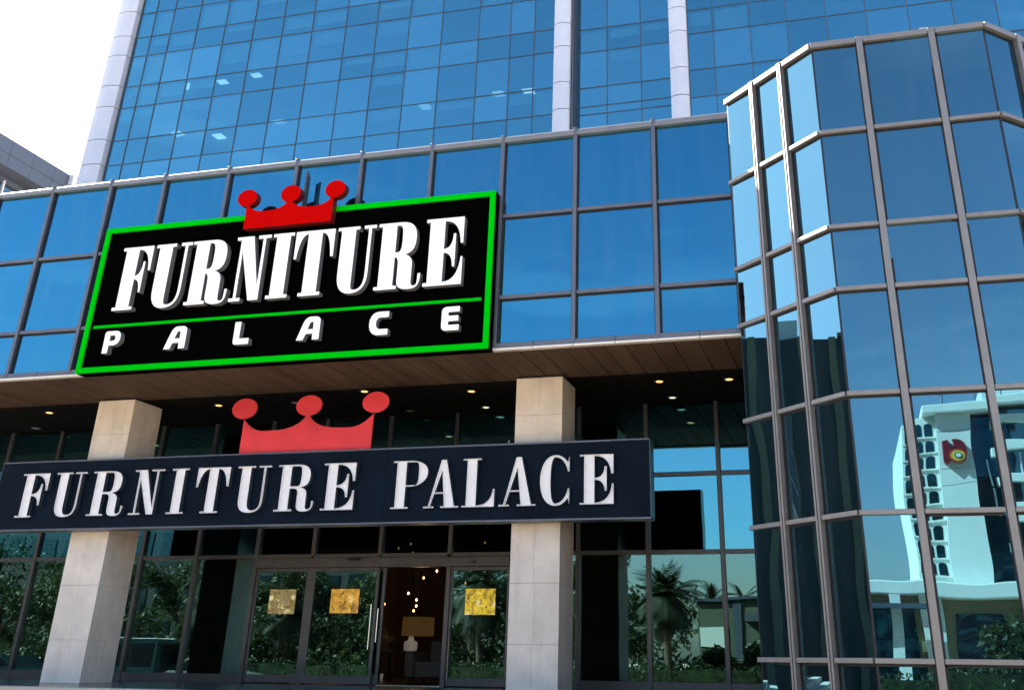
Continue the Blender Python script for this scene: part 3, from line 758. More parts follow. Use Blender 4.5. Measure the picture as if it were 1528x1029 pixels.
MB().box((XS[6]-.048, YS-.06, 0), (XS[6]+.048, YS+.06, 2.098), .005).build('door_jamb', M['alu_door'], shop)
leaf(XS[6]+.052, XS[7]+.03, YS-.04, .055, 'sliding leaf with a tall bar handle', (XS[7]-.06, .62, 1.42))
leaf(XS[6]+.12, XS[7]+.14, YS+.05, .055, 'second sliding leaf parked behind the first', (XS[7]+.05, .75, 1.35))
MB().box((XS[8]-.045, YS-.06, 0), (XS[8]+.045, YS+.06, 2.098), .005).build('door_jamb', M['alu_door'], shop)
leaf(XS[8]+.047, XS[9]-.044, YS, .05, 'fixed door light beside the right column', (XS[8]+.10, .1, 1.0))
MB().box((XS[7]+.15, YS-.05, .0), (XS[8]-.047, YS+.05, .018)).build('threshold', M['chrome'], shop)
# posters
def poster(xa, xb, za, zb, y, warm, seed, lab):
    o = MB().box((-(xb-xa)/2, -.002, -(zb-za)/2), ((xb-xa)/2, .002, (zb-za)/2)).build('window_poster', poster_mat('poster_print', seed, warm))
    o.location = ((xa+xb)/2, y, (za+zb)/2); tag(o, lab, 'poster', 'ochre floral sheets on the doors')
poster(-11.69, -11.10, 1.245, 1.70, YS-.012, (.24, .18, .07), 3, 'dull olive floral sheet on the leftmost door pane')
poster(-10.30, -9.69, 1.26, 1.70, YS-.052, (.55, .28, .03), 8, 'amber floral sheet on the closed sliding door')
poster(-7.47, -6.86, 1.24, 1.70, YS-.012, (.66, .46, .02), 14, 'bright yellow floral sheet on the door pane beside the right column')
# showroom behind the glass
room = thing('showroom_shell', 'dark brown showroom interior seen through the open doorway', 'interior', (-10, 25, 0))
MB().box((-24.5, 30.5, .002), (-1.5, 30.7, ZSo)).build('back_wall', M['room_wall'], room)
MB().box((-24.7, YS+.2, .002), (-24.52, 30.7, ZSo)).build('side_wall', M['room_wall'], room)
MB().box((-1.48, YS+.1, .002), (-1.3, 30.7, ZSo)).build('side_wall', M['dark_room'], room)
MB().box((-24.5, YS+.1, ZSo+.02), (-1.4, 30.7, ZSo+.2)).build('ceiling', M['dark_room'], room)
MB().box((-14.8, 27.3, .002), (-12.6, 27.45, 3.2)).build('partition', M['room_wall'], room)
MB().box((-9.3, 26.3, .002), (-8.0, 26.4, 3.0)).build('partition', M['dark_room'], room)
lam = thing('table_lamp', 'table lamp with wide amber drum shade and white base, seen through the open door', 'lamp', (-9.85, 23.5, .62))
MB().lathe((-9.78, 23.5, .93), [(.36, 0), (.35, .38)], 28).build('lamp_shade', M['shade_lit'], lam)
MB().lathe((-9.93, 23.5, .622), [(.10, 0), (.15, .03), (.15, .18), (.07, .22), (.05, .30)], 20).build('lamp_base', M['ceramic'], lam)
tb = thing('console_table', 'dark wooden console table under the amber lamp', 'table', (-9.7, 23.5, 0))
MB().box((-10.6, 23.2, .57), (-8.9, 23.8, .62), .006).build('table_top', M['wood'], tb)
for x in (-10.55, -8.98):
    for y in (23.22, 23.74): MB().box((x, y, 0.002), (x+.05, y+.05, .569)).build('leg', M['wood'], tb)
sofa = thing('sofa', 'grey brown sofa in the dark showroom right of the lamp', 'sofa', (-8.6, 22.2, 0))
MB().box((-9.2, 22.0, .12), (-7.9, 22.8, .42), .05).build('seat', M['sofa'], sofa)
MB().box((-9.2, 22.82, .12), (-7.9, 23.05, .82), .06).build('backrest', M['sofa'], sofa)
for x in (-9.42, -7.88): MB().box((x, 22.0, .12), (x+.2, 23.05, .6), .05).build('armrest', M['sofa'], sofa)
for x in (-9.38, -7.76):
    for y in (22.05, 22.95): MB().box((x, y, .002), (x+.05, y+.05, .119)).build('leg', M['wood'], sofa)
def glow(x, y, z, e, c=(1, .62, .28)):      # the lit lamps of the showroom
    l = bpy.data.lights.new('lamp_glow', 'POINT'); l.energy = e; l.color = c; l.shadow_soft_size = .06
    o = bpy.data.objects.new('lamp_glow', l); COL.objects.link(o); o.location = (x, y, z)
glow(-9.78, 23.5, 1.40, 1.2); glow(-13.4, 26.4, 2.7, 5); glow(-11.2, 25.3, 2.7, 3); glow(-8.7, 25.6, 2.7, 2.5); glow(-15.5, 25.8, 2.7, 3)
def armchair(x, y, lab, m):
    a = thing('armchair', lab, 'armchair', (x, y, 0), 'armchairs in the showroom')
    MB().box((x-.38, y-.35, .15), (x+.38, y+.3, .44), .06).build('seat', m, a)
    MB().box((x-.38, y+.31, .15), (x+.38, y+.5, .95), .07).build('backrest', m, a)
    for q in (-.52, .39): MB().box((x+q, y-.35, .15), (x+q+.13, y+.5, .64), .05).build('armrest', m, a)
    for q in (-.48, .43):
        for t_ in (-.3, .42): MB().box((x+q, y+t_, .002), (x+q+.05, y+t_+.05, .149)).build('leg', M['wood'], a)
armchair(-12.7, 23.4, 'pale armchair in the showroom behind the closed sliding door', plain('pale_cloth', (.34, .30, .25), .9))
armchair(-11.5, 24.6, 'dark armchair in the showroom, deeper inside than the pale one', M['sofa'])
armchair(-14.6, 23.2, 'brown armchair in the showroom behind the leftmost door pane', plain('brown_cloth', (.16, .09, .05), .9))
for x, y, h, lab in ((-13.4, 24.9, 1.25, 'bushy pot plant in the showroom left of the pale armchair'), (-11.9, 26.2, 1.15, 'bushy pot plant in the showroom behind the dark armchair')):
    p_ = thing('pot_plant', lab, 'plant', (x, y, 0), 'pot plants in the showroom')
    MB().lathe((x, y, .002), [(.13, 0), (.19, .36), (.17, .38)], 16).build('pot', M['ceramic'], p_)
    bm = bmesh.new(); rg = random.Random(int(h*100))
    for k in range(260):
        v = Vector((rg.gauss(0, 1), rg.gauss(0, 1), rg.gauss(0, 1))).normalized()*.36*rg.random()**.4
        d = Vector((0, 0, h-.3)) + v; sz = rg.uniform(.04, .09); q = Vector((rg.gauss(0, 1), rg.gauss(0, 1), .4)).normalized(); q2 = q.orthogonal().normalized()
        bm.faces.new([bm.verts.new(c) for c in (d+q*sz, d+q2*sz*.4, d-q*sz, d-q2*sz*.4)])
    me = bpy.data.meshes.new('foliage'); bm.to_mesh(me); bm.free(); me.materials.append(M['leaf'])
    o = bpy.data.objects.new('foliage', me); COL.objects.link(o); o.parent = p_
pic = thing('framed_picture', 'pale framed picture hanging on the showroom partition wall', 'picture', (-13.6, 27.26, 1.5))
MB().box((-14.1, 27.25, 1.15), (-13.1, 27.298, 1.85), .01).build('frame', M['wood'], pic)
MB().box((-14.03, 27.243, 1.22), (-13.17, 27.249, 1.78)).build('canvas', plain('canvas_print', (.45, .36, .22), .8, 0, .6, 6), pic)
# hanging bulbs, every one on its own flex
bl = [(-10.25, 23.9, 1.85), (-10.2, 24.3, 1.6), (-10.12, 24.1, 1.72), (-10.3, 24.4, 1.5), (-10.9, 24.6, 2.9), (-10.5, 24.4, 2.98), (-11.1, 25.1, 2.62), (-9.9, 24.9, 2.7), (-9.1, 24.6, 2.75), (-8.9, 25.2, 2.55),
      (-10.6, 25.6, 2.3), (-9.6, 25.9, 2.2), (-12.0, 24.2, 2.1), (-11.3, 24.8, 1.95), (-12.3, 25.3, 1.8), (-11.6, 25.6, 1.7), (-12.6, 24.9, 1.55), (-12.2, 24.5, 1.4), (-8.5, 24.1, 2.95), (-12.0, 25.9, 3.0), (-11.2, 26.2, 2.95), (-9.7, 24.2, 2.35)]
for k, (x, y, z) in enumerate(bl):
    t = thing('pendant_bulb', 'small warm pendant bulb hanging in the dark showroom behind the door glass', 'pendant lamp', (x, y, z), 'warm pendant bulbs in the showroom')
    MB().lathe((x, y, z-.02), [(.008, -.026), (.02, -.012), (.023, .005), (.012, .03)], 10).build('bulb', M['bulb'], t)
    MB().tube([(x, y, z+.015), (x, y, ZSo)], .004, 5).build('flex', M['gasket'], t)
t = thing('red_pendant', 'small red glowing pendant shade behind the sliding door', 'pendant lamp', (-11.35, 23.5, 1.66))
MB().lathe((-11.35, 23.5, 1.58), [(.11, 0), (.12, .05), (.05, .14)], 16).build('lamp_shade', M['bulb_red'], t)
MB().tube([(-11.35, 23.5, 1.72), (-11.35, 23.5, ZSo)], .004, 5).build('flex', M['gasket'], t)

# ------------------------------------------------------------------ corner bay, half an octagon
A_ = Vector((-3.0*S, 32.42*S, 0)); B_ = Vector((.11*S, 29.36*S, 0)); C_ = Vector((5.36*S, 29.36*S, 0)); D_ = Vector((8.47*S, 32.42*S, 0))
ZB = [ST] + [.515, 2.165, 3.64] + [ZC[0]+.0, ZC[1], ZC[2], W(0, 0, 18.06).z]
bay = thing('glass_bay', 'faceted corner bay of mirror glass with pale bronze mullions right of the entrance', 'bay', (B_.x, B_.y, ST))
faces = [(A_, B_, (.335, .667)), (B_, C_, (.284, .704)), (C_, D_, (.335, .667)), (D_, D_ + Vector((12, 0, 0)), (.12, .24, .36, .48, .6, .72, .84))]
up = Vector((0, 0, 1))
for fi, (p, q, cuts) in enumerate(faces):
    d = (q-p); Ln = d.length; d.normalize(); n = Vector((d.y, -d.x, 0))       # n points to the street
    ts = [0] + [c*Ln for c in cuts] + [Ln]
    for ta, tb_ in zip(ts, ts[1:]):
        for za, zb in zip(ZB, ZB[1:]):
            a = ta + (.012 if ta == 0 else .03); b = tb_ - (.012 if tb_ == Ln else .03)
            j = [R_.uniform(-1, 1)*q for q in ((.0015, .004) if fi == 0 else (.0025, .006))]
            P0 = p + d*a + up*(za+.02) + n*j[0]
            ux = d*(b-a) + n*(-j[0]*1.6); uz = up*(zb-za-.04) + n*(j[1])
            if fi == 0 and ta == 0: P0 += n*.016; ux -= n*.020      # this column of panes is seated out of true
            MB().obox(P0 - n*.02, ux, n*.02, uz).build('window_pane', M['bay'], bay)
    MB().obox(p - n*.09 + up*ST, d*Ln, n*.06, up*(ZB[-1]-ST)).build('backing', M['gasket'], bay)
    for t in ts[1:-1]:
        g = MB()
        if fi == 0:      # paired fins with a groove between
            for s_ in (-.043, .009): g.obox(p + d*(t+s_) + n*.002 + up*ST, d*.034, n*.085, up*(ZB[-1]-ST+.05), .005)
            g.obox(p + d*(t-.012) + n*.002 + up*ST, d*.024, n*.055, up*(ZB[-1]-ST+.04))
        else: g.obox(p + d*(t-.045) + n*.002 + up*ST, d*.09, n*.085, up*(ZB[-1]-ST+.05), .007)
        mm = g.build('mullion', M['alu_bay'], bay)
        MB().obox(p + d*(t-.065) - n*.01 + up*ST, d*.145, n*.014, up*(ZB[-1]-ST)).build('gasket', M['gasket'], mm)
    for z in ZB[1:]:
        top = z == ZB[-1]
        for ta, tb_ in zip(ts, ts[1:]):
            a = ta + (-.02 if ta == 0 else .053); b = tb_ - (.0 if tb_ == Ln else .053)
            h = .045 if top else .03
            g = MB().obox(p + d*a + n*.002 + up*(z-h), d*(b-a), n*.07, up*(2*h), .006).build('transom', M['alu_bay'], bay)
            MB().obox(p + d*(a+.005) - n*.008 + up*(z-h-.03), d*(b-a-.01), n*.012, up*.029).build('gasket', M['gasket'], g)
    if fi < 3:
        MB().obox(p - d*.014 - n*.02 + up*ST, d*.028, n*.026, up*(ZB[-1]-ST)).build('corner_joint', M['gasket'], bay)
# roof sheet, a low upstand, a vent cap
top = ZB[-1]
rp = [A_, B_, C_, D_, Vector((D_.x, 19.5, 0)), Vector((A_.x, 19.5, 0))]
cen = Vector((1.3, 17, 0))
MB().prism([(v + (cen-v)*.05) + up*(top-.06) for v in rp], (0, 0, .05)).build('roof', M['white_panel'], bay)
MB().prism([(v + (cen-v)*.10) + up*(top-.009) for v in rp], (0, 0, .14)).build('roof_upstand', M['white_panel'], bay)
MB().box((1.66, 13.93, top+.04), (1.76, 14.03, top+.19), .01).build('roof_vent', M['white_panel'], bay)
MB().box((A_.x+.0, A_.y+.02, ST), (A_.x+.06, 20.2, top-.1)).build('return_wall', M['dark_room'], bay)
MB().box((A_.x, 20.4, ST), (22, 20.6, top-.1)).build('back_wall', M['dark_room'], bay)

# ------------------------------------------------------------------ large sign on the glazed storey
sgn = thing('wall_sign', 'big black sign with green border, white FURNITURE PALACE lettering and red crown on the glass', 'sign', (-9.49, 15.55, 5.03))
fx0, fx1, fz0, fz1 = -13.447, -5.542, 5.032, 7.852
yF = 15.416
MB().box((fx0, yF+.035, fz0), (fx1, 15.69, fz1)).build('sign_box', M['sign_black'], sgn)
bw = .098
pts_o = [(fx0, fz0), (fx1, fz0), (fx1, fz1), (fx0, fz1)]; pts_i = [(fx0+bw, fz0+bw), (fx1-bw, fz0+bw), (fx1-bw, fz1-bw), (fx0+bw, fz1-bw)]
fr = MB()
for k in range(4):
    a, b = pts_o[k], pts_o[(k+1) % 4]; c, d_ = pts_i[(k+1) % 4], pts_i[k]
    fr.prism([(a[0], yF, a[1]), (b[0], yF, b[1]), (c[0], yF, c[1]), (d_[0], yF, d_[1])], (0, .034, 0))
fr.build('border', M['sign_green'], sgn)
MB().box((-13.275, yF+.012, 5.862), (-5.71, yF+.034, 5.912)).build('divider', M['sign_green'], sgn)
big = [('F', -12.876, -12.225), ('U', -12.159, -11.40), ('R', -11.373, -10.525), ('N', -10.463, -9.775), ('I', -9.727, -9.305), ('T', -9.268, -8.50), ('U', -8.44, -7.70), ('R', -7.65, -6.80), ('E', -6.745, -6.05)]
for ch, xa, xb in big:
    A, B = didone(ch, xb-xa, 1.227, .275, .060, .072, .055)
    letter_solid(*union(A, B), xa, 6.141, 15.322, yF+.034, 'letter', sgn, (M['sign_white'], M['sign_grey']))
for ch, xa, xb in [('P', -12.90, -12.565), ('A', -11.625, -11.20), ('L', -10.243, -9.935), ('A', -9.012, -8.585), ('C', -7.664, -7.315), ('E', -6.357, -6.043)]:
    A, B = sans(ch, xb-xa, .408)
    letter_solid(*union(A, B), xa, 5.349, 15.335, yF+.034, 'letter', sgn, (M['sign_white'], M['sign_grey']))
def crown(cx, z0, wd, hs, hm, hv, rx, rz, cz):
    """crown outline: base, two swags between three balls"""
    xl, xr = cx-wd/2, cx+wd/2
    body = path((xl, z0), (xr, z0), (xr, z0+hs), ((cx+wd*.40, z0+hs-.11*wd), (cx+wd*.32, z0+hv), (cx+wd*.24, z0+hv)), ((cx+wd*.14, z0+hv), (cx+wd*.05, z0+hv+.03*wd), (cx+.012*wd, z0+hm)),
                (cx-.012*wd, z0+hm), ((cx-wd*.05, z0+hv+.03*wd), (cx-wd*.14, z0+hv), (cx-wd*.24, z0+hv)), ((cx-wd*.32, z0+hv), (cx-wd*.40, z0+hs-.11*wd), (xl, z0+hs)))
    return [body] + [circle(x, z0+cz, rx, rz) for x in (xl-.008*wd, cx, xr+.008*wd)]
cr_ = crown(-9.466, 7.50, 1.765, .50, .50, .325, .20, .168, .625)
letter_solid(*union(cr_, []), 0, 0, 15.25, 15.40, 'crown', sgn, (M['sign_red'], M['sign_redside']))
MB().prism([(-9.335, 15.46, 7.856), (-9.335, 15.58, 7.856), (-9.335, 15.58, 8.57), (-9.335, 15.46, 8.67)], (.035, 0, 0)).build('support_post', M['alu_dark'], sgn)

# ------------------------------------------------------------------ fascia sign across the columns
fas = thing('fascia_sign', 'long navy fascia sign with pale raised FURNITURE PALACE letters and a pink crown on top', 'sign', (-9.7, 17.3, 2.55))
sx0, sx1, sz0, sz1, sy = -16.13, -3.222, 2.553, 3.828, 36.5*S
seams = [sx0, -13.45, -10.70, -7.95, -5.55, sx1]
for a, b in zip(seams, seams[1:]):
    MB().box((a+.002, sy+R_.uniform(0, .004), sz0+.03), (b-.002, sy+.03, sz1-.02)).build('panel', M['navy'], fas)
MB().box((sx0+.03, sy+.031, sz0+.035), (sx1-.035, 17.49, sz1-.02)).build('sign_box', M['navy'], fas)
MB().box((sx1-.034, sy+.012, sz0+.03), (sx1-.002, 17.49, sz1-.02)).build('end_panel', plain('teal_end_panel', (.012, .075, .095), .3, .2, .15), fas)
tr = MB(); tr2 = MB(); x = sx0
while x < sx1:
    x2 = min(x+R_.uniform(.9, 1.6), sx1)
    tr.box((x, sy-.008, sz1-.018+R_.uniform(-.003, .003)), (x2-.006, sy+.30, sz1+.008), .003)
    tr2.box((x, sy-.008, sz0), (x2-.006, 17.48, sz0+.028+R_.uniform(0, .004)), .003); x = x2
tr.build('edge_trim', M['alu'], fas); tr2.build('edge_trim', M['alu'], fas)
MB().box((sx1-.008, sy-.006, sz0+.03), (sx1, sy+.02, sz1-.02)).build('edge_trim', M['alu'], fas)
MB().box((sx0, sy-.006, sz0+.03), (sx0+.008, sy+.02, sz1-.02)).build('edge_trim', M['alu'], fas)
yl = 36.3*S
mats = (M['letter_face'], M['letter_rim'], M['letter_side'])
for ch, xa, xb in [('F', -15.512, -14.905), ('U', -14.745, -14.075), ('R', -13.925, -13.165), ('N', -13.014, -12.38), ('I', -12.217, -11.855), ('T', -11.672, -11.0), ('U', -10.846, -10.165), ('R', -10.023, -9.262), ('E', -9.113, -8.492)]:
    A, B = didone(ch, xb-xa, .797, .185, .028, .085, .042)
    letter_tray(*union(A, B), xa, 2.789, yl, sy+.002, .035, .0085, 'letter', fas, mats)
for ch, xa, xb in [('P', -7.778, -7.12), ('A', -7.165, -6.532), ('L', -6.474, -5.893), ('A', -5.811, -5.165), ('C', -5.09, -4.58), ('E', -4.403, -3.826)]:
    A, B = didone(ch, xb-xa, .797, .178, .024, .075, .034)
    letter_tray(*union(A, B), xa, 2.785, yl, sy+.002, .035, .0078, 'letter', fas, mats)
cr2 = crown(-9.69, 3.83, 2.66, .66, .68, .435, .265, .192, .865)
cw = letter_solid(*union(cr2, []), 0, 0, 17.27, 17.30, 'crown', fas, (M['crown_red'], M['crown_red']))
for x in (-10.6, -9.7, -8.8):
    MB().box((x-.02, 17.301, 3.84), (x+.02, 17.34, 4.2), .004).build('bracket', M['alu'], fas)
MB().box((-5.73, 17.2, 3.83), (-5.705, 17.225, 3.90)).build('bolt', M['alu'], fas)

# ------------------------------------------------------------------ neighbouring building, upper left
nb_ = thing('grey_clad_neighbour', 'grey panelled building with a deep roof overhang at the far left behind the tower', 'building', (-62, 55, ST))
Xn = -120*S
MB().box((Xn-14, 40, ST), (Xn-1.5, 75, 31.8)).build('wall', M['concrete'], nb_)
rf = MB()
for k in range(10):
    y0 = 38 + k*2.2
    if y0 >= 59.3: break
    y1 = min(y0+2.2, 59.4)
    rf.box((Xn-.1, y0+.012, 31.8), (Xn, y1-.012, 32.72), .01); rf.box((Xn-.1, y0+.012, 32.75), (Xn, y1-.012, 33.85), .01)
ro = rf.build('roof_fascia', M['concrete'], nb_)
MB().box((Xn-.14, 38, 31.82), (Xn-.101, 59.4, 33.8)).build('fascia_joint', M['gasket'], ro)
MB().box((Xn-14, 38, 31.82), (Xn-.141, 59.4, 33.7)).build('roof', M['concrete'], nb_)
MB().box((Xn-6, 59.42, 31.0), (Xn+.35, 66, 33.9), .05).build('corner_block', M['concrete_lt'], nb_)
for k in range(8):
    y0 = 42 + k*2.6
    wn = MB().box((Xn-1.5, y0, 27.5), (Xn-1.4, y0+2.3, 31.3)).build('window', M['dark_glass'], nb_)
    MB().box((Xn-1.6, y0-.15, 27.3), (Xn-1.35, y0-.01, 31.5)).build('frame', M['concrete_lt'], wn)
MB().box((Xn-1.39, 53.2, 30.6), (Xn-1.3, 54.0, 30.9)).build('lit_sign', M['office_light'], nb_)
MB().tube([(Xn-1.0, 57.6, 29), (Xn-1.0, 57.6, 31.4), (Xn-.95, 57.7, 31.8)], [.12, .12, .03], 8).build('flue', M['concrete_lt'], nb_)

# dark olive building along the street to the left, mirrored in the bay
ob = thing('dark_olive_block', 'dark olive ribbed building down the street, mirrored in the left face of the bay', 'building', (-60, 24, ST))
MB().box((-70, 11.8, ST), (-51.9, 44, 19.3)).build('wall', M['olive_dk'], ob)
y = 11.8
while y < 43:
    wd = R_.choice((.5, .9, 1.4)); MB().box((-51.89, y, ST), (-51.4-R_.uniform(0, .3), y+wd, 19.3)).build('pilaster', M['olive'], ob); y += wd + R_.choice((.5, .8, 1.3))
MB().box((-60, 15.5, 19.3), (-52.6, 17.2, 20.6)).build('roof_plant_room', M['white_render'], ob)
MB().box((-70, 11.8, 19.3), (-51.5, 13.0, 19.55)).build('parapet', M['olive'], ob)

# ------------------------------------------------------------------ white building across the street, mirrored in the bay
wb = thing('white_corner_building', 'white rendered building with a red emblem across the street, mirrored in the right bay panes', 'building', (5, -32, ST))
Yw = -28.8
def wbx(n, a, b, m, bev=0): return MB().box(a, b, bev).build(n, m, wb)
wbx('wall', (4.15, -40, ST), (5.85, Yw, 12.1), M['white_render'])
wbx('glass_wing', (5.86, -40, ST), (22, Yw-.5, 11.9), M['teal_glass'])
for z in (5.4, 6.9, 8.4, 9.9, 11.2): wbx('floor_band', (6.9, Yw-.5, z), (22, Yw-.1, z+.42), M['white_render'], .02)
wbx('cornice', (3.5, -40.5, 12.12), (22.5, Yw+.45, 12.62), M['white_render'], .05)
wbx('side_wing', (2.9, -40, ST), (4.14, Yw-.45, 12.1), M['white_render'])
for k in range(9): wbx('sill', (2.88, Yw-.45, 4.2+k*.86), (4.14, Yw-.36, 4.27+k*.86), M['white_render'])
for x in (4.6, 6.2, 7.8, 9.4): wbx('roof_rail_post', (x, Yw+.2, 12.63), (x+.05, Yw+.25, 13.2), M['concrete'])
wbx('roof_rail', (4.4, Yw+.2, 13.21), (10, Yw+.25, 13.26), M['concrete'])
wbx('roof_plant_room', (7, -37, 12.63), (12, -32, 14.2), M['concrete_lt'])
for k, (x, z) in enumerate(((6.6, 7.9), (8.3, 7.9), (10, 7.9), (6.6, 9.4), (8.3, 9.4), (10, 9.4), (7.4, 6.4), (9.2, 6.4), (7.4, 10.8), (9.2, 10.8))): wbx('glass_mullion', (x, Yw-.499, z-1.0), (x+.08, Yw-.42, z+.4), M['concrete_lt'])
wbx('entrance_canopy', (-2.5, Yw+2.21, 2.55), (3.0, Yw+3.6, 2.75), M['concrete'])
wbx('banner', (-.9, Yw+1.26, .4), (-.1, Yw+1.3, 2.3), M['emblem_yellow'])
for z in (8.55, 9.3, 11.3): wbx('panel_joint', (4.15, Yw+.001, z), (5.85, Yw+.004, z+.02), M['concrete'])
for i in range(2):
    for k in range(9):
        z = 4.3 + k*.86
        out = path((3.02+.56*i, z), (3.44+.56*i, z), (3.44+.56*i, z+.48), ((3.44+.56*i, z+.66), (3.02+.56*i, z+.66), (3.02+.56*i, z+.48)))
        MB().prism([(p[0], Yw-.449, p[1]) for p in out], (0, .02, 0)).build('window', M['teal_glass'], wb)
emb = MB().prism([(p[0], Yw+.02, p[1]) for p in path((4.33, 9.6), (4.33, 10.75), (4.62, 10.82), (4.68, 10.35), (4.95, 10.3), (4.85, 10.85), ((5.5, 10.95), (5.65, 10.4), (5.5, 9.9)), ((5.4, 9.5), (5.0, 9.4), (4.7, 9.65)), (4.45, 9.45))], (0, .35, 0)).build('emblem', M['emblem_red'], wb)
for r, m, k in ((.44, 'emblem_orange', 1), (.34, 'emblem_yellow', 2), (.22, 'olive', 3), (.13, 'white_render', 4)):
    MB().prism([(p[0], Yw+.37+.03*k, p[1]) for p in circle(5.02, 9.88, r, r*.85, 24)], (0, .029, 0)).build('emblem_ring', M[m], emb)
wbx('podium_band', (-4.5, -40, 3.2), (22, Yw+2.2, 3.85), M['white_render'], .06)
wbx('podium_wall', (-4.3, -40, ST), (22, Yw+1.2, 3.19), M['olive'])
for x in (0.2, 3.8, 7.4, 11, 14.6): wbx('podium_window', (x, Yw+1.2, .0), (x+2.2, Yw+1.25, 2.6), M['teal_glass'])
wbx('podium_pier', (2.7, Yw+1.25, ST), (3.3, Yw+1.5, 3.19), M['white_render'])
for x, y in ((1.2, -26.4), (8.2, -26.4)): wbx('podium_pier', (x, y, ST), (x+.5, y+.4, 3.19), M['white_render'])

# low kiosk and dark blocks further left
ki = thing('low_kiosk', 'low flat roofed green grey kiosk across the street, mirrored in the shop glass', 'building', (-7, -20, ST))
MB().box((-8.8, -23, ST), (-4.6, -18.8, 3.45)).build('wall', plain('kiosk_wall', (.085, .105, .07), .7), ki)
MB().box((-9.0, -23.2, 3.46), (-4.4, -18.6, 3.6)).build('roof', M['concrete'], ki)
MB().box((-8.7, -18.79, 1.2), (-7.2, -18.75, 2.15)).build('window', M['white_render'], ki)
MB().box((-6.9, -18.79, ST), (-6.5, -18.7, 3.45)).build('downpipe', M['concrete'], ki)
MB().box((-6.3, -18.79, 2.4), (-4.7, -18.4, 2.75)).build('awning', M['concrete'], ki)
for (xa, xb, ya, yb, h, lab) in ((-84, -39, -44, -30, 16.5, 'dark teal office block beyond the trees, widest of the far buildings'), (-37, -31, -40, -29, 13.5, 'dark teal office block with a narrow front beyond the trees')):
    b = thing('office_block', lab, 'building', ((xa+xb)/2, yb, ST), 'far office blocks mirrored in the shopfront')
    MB().box((xa, ya, ST), (xb, yb, h)).build('wall', M['block_wall'], b)
    x = xa + .6
    while x < xb - 1.5:
        for k in range(int(h/2.9)-1): MB().box((x, yb, .6+k*2.9), (x+1.5, yb+.05, 2.7+k*2.9)).build('window', M['block_window'], b)
        x += 2.2

# ------------------------------------------------------------------ trees, palms, hedge, cars (mirrored in the glass)
def leaf_card(bm, c, s, rng, up_bias=.3):
    d = Vector((rng.gauss(0, 1), rng.gauss(0, 1), rng.gauss(0, 1)+up_bias)).normalized()
    a = d.orthogonal().normalized(); a.rotate(Matrix.Rotation(rng.uniform(0, 6.28), 3, d)); b = d.cross(a)
    bm.faces.new([bm.verts.new(c + a*s), bm.verts.new(c + b*s*.45), bm.verts.new(c - a*s), bm.verts.new(c - b*s*.45)])
def leafy_tree(loc, h, r, lab, seed, n=9000):
    rng = random.Random(seed); x, y, z = loc
    t = thing('broadleaf_tree', lab, 'tree', loc, 'trees along the verge')
    tr = MB(); th = h*.38
    tr.tube([(x, y, z), (x+.08, y, z+th*.6), (x-.05, y+.05, z+th), (x+.05, y, z+h*.75)], [.17, .13, .11, .04], 9)
    cl = []
    for k in range(15):
        a = k*2.4 + rng.uniform(-.4, .4); rr = r*rng.uniform(.4, .95); zz = z + h*rng.uniform(.22, .88)
        tip = Vector((x + rr*math.cos(a), y + rr*math.sin(a), zz))
        tr.tube([(x, y, z+th*rng.uniform(.7, 1.2)), ((x+tip.x)/2, (y+tip.y)/2, (z+th+zz)/2-.1), tip], [.07, .045, .012], 6)
        cl.append((tip, r*rng.uniform(.22, .46)))
    cl.append((Vector((x, y, z+h*.85)), r*.5))
    tr.build('trunk', M['bark'], t)
    bm = bmesh.new(); off = Vector(loc)
    for k in range(n):
        c, q = rng.choice(cl)
        v = Vector((rng.gauss(0, 1), rng.gauss(0, 1), rng.gauss(0, .75))); v = v.normalized()*q*rng.random()**.4
        leaf_card(bm, c + v - off, rng.choice((.05, .06, .08, .15))*rng.uniform(.8, 1.2), rng)
    me = bpy.data.meshes.new('crown'); bm.to_mesh(me); bm.free(); me.materials.append(M['leaf'])
    o = bpy.data.objects.new('crown', me); COL.objects.link(o); o.parent = t
    return t
def palm(loc, h, r, lab, seed, nf=44, thick=.15):
    rng = random.Random(seed); x, y, z = loc
    t = thing('palm_tree', lab, 'palm tree', loc, 'palms along the verge')
    MB().tube([(x, y, z), (x+.06, y, z+h*.35), (x-.03, y+.04, z+h*.7), (x, y, z+h)], [thick*1.25, thick, thick*.95, thick*1.1], 12).build('trunk', M['bark'], t)
    bm = bmesh.new(); off = Vector(loc); top = Vector((x, y, z+h))
    for k in range(nf):
        a = k*2.39996 + rng.uniform(-.2, .2); el = rad(rng.uniform(-62, 80)); ln = r*rng.uniform(.75, 1.2)
        dh = Vector((math.cos(a), math.sin(a), 0)); p = top.copy(); v = dh*math.cos(el) + up*math.sin(el); prev = None
        seg = 12
        for i in range(seg):
            p2 = p + v*(ln/seg); v = (v - up*(.10+.05*i/seg)).normalized()
            side = v.cross(up)
            if side.length < .01: side = dh.cross(up)
            side.normalize(); nrm = side.cross(v)
            for s_ in (1, -1):
                for u in (0, .5):
                    q = p + (p2-p)*u; lf = ln*.26*math.sin(math.pi*min(1, (i+u+1.2)/(seg+1.4)))
                    tip = q + side*s_*lf*.85 + v*lf*.45 - up*lf*.35
                    bm.faces.new([bm.verts.new(c - off) for c in (q, q + v*.045, tip, q - v*.02 + nrm*.01)])
            p = p2
    me = bpy.data.meshes.new('crown'); bm.to_mesh(me); bm.free(); me.materials.append(M['palmleaf'])
    o = bpy.data.objects.new('crown', me); COL.objects.link(o); o.parent = t
    return t
palm((-8.4, -7.05, ST), 4.1, 1.75, 'palm with a full dark crown, mirrored right of the right column', 3, 120)
palm((-8.7, -24.5, ST+.1), 4.7, 1.5, 'smaller palm rising behind the left end of the low kiosk', 5, 34)
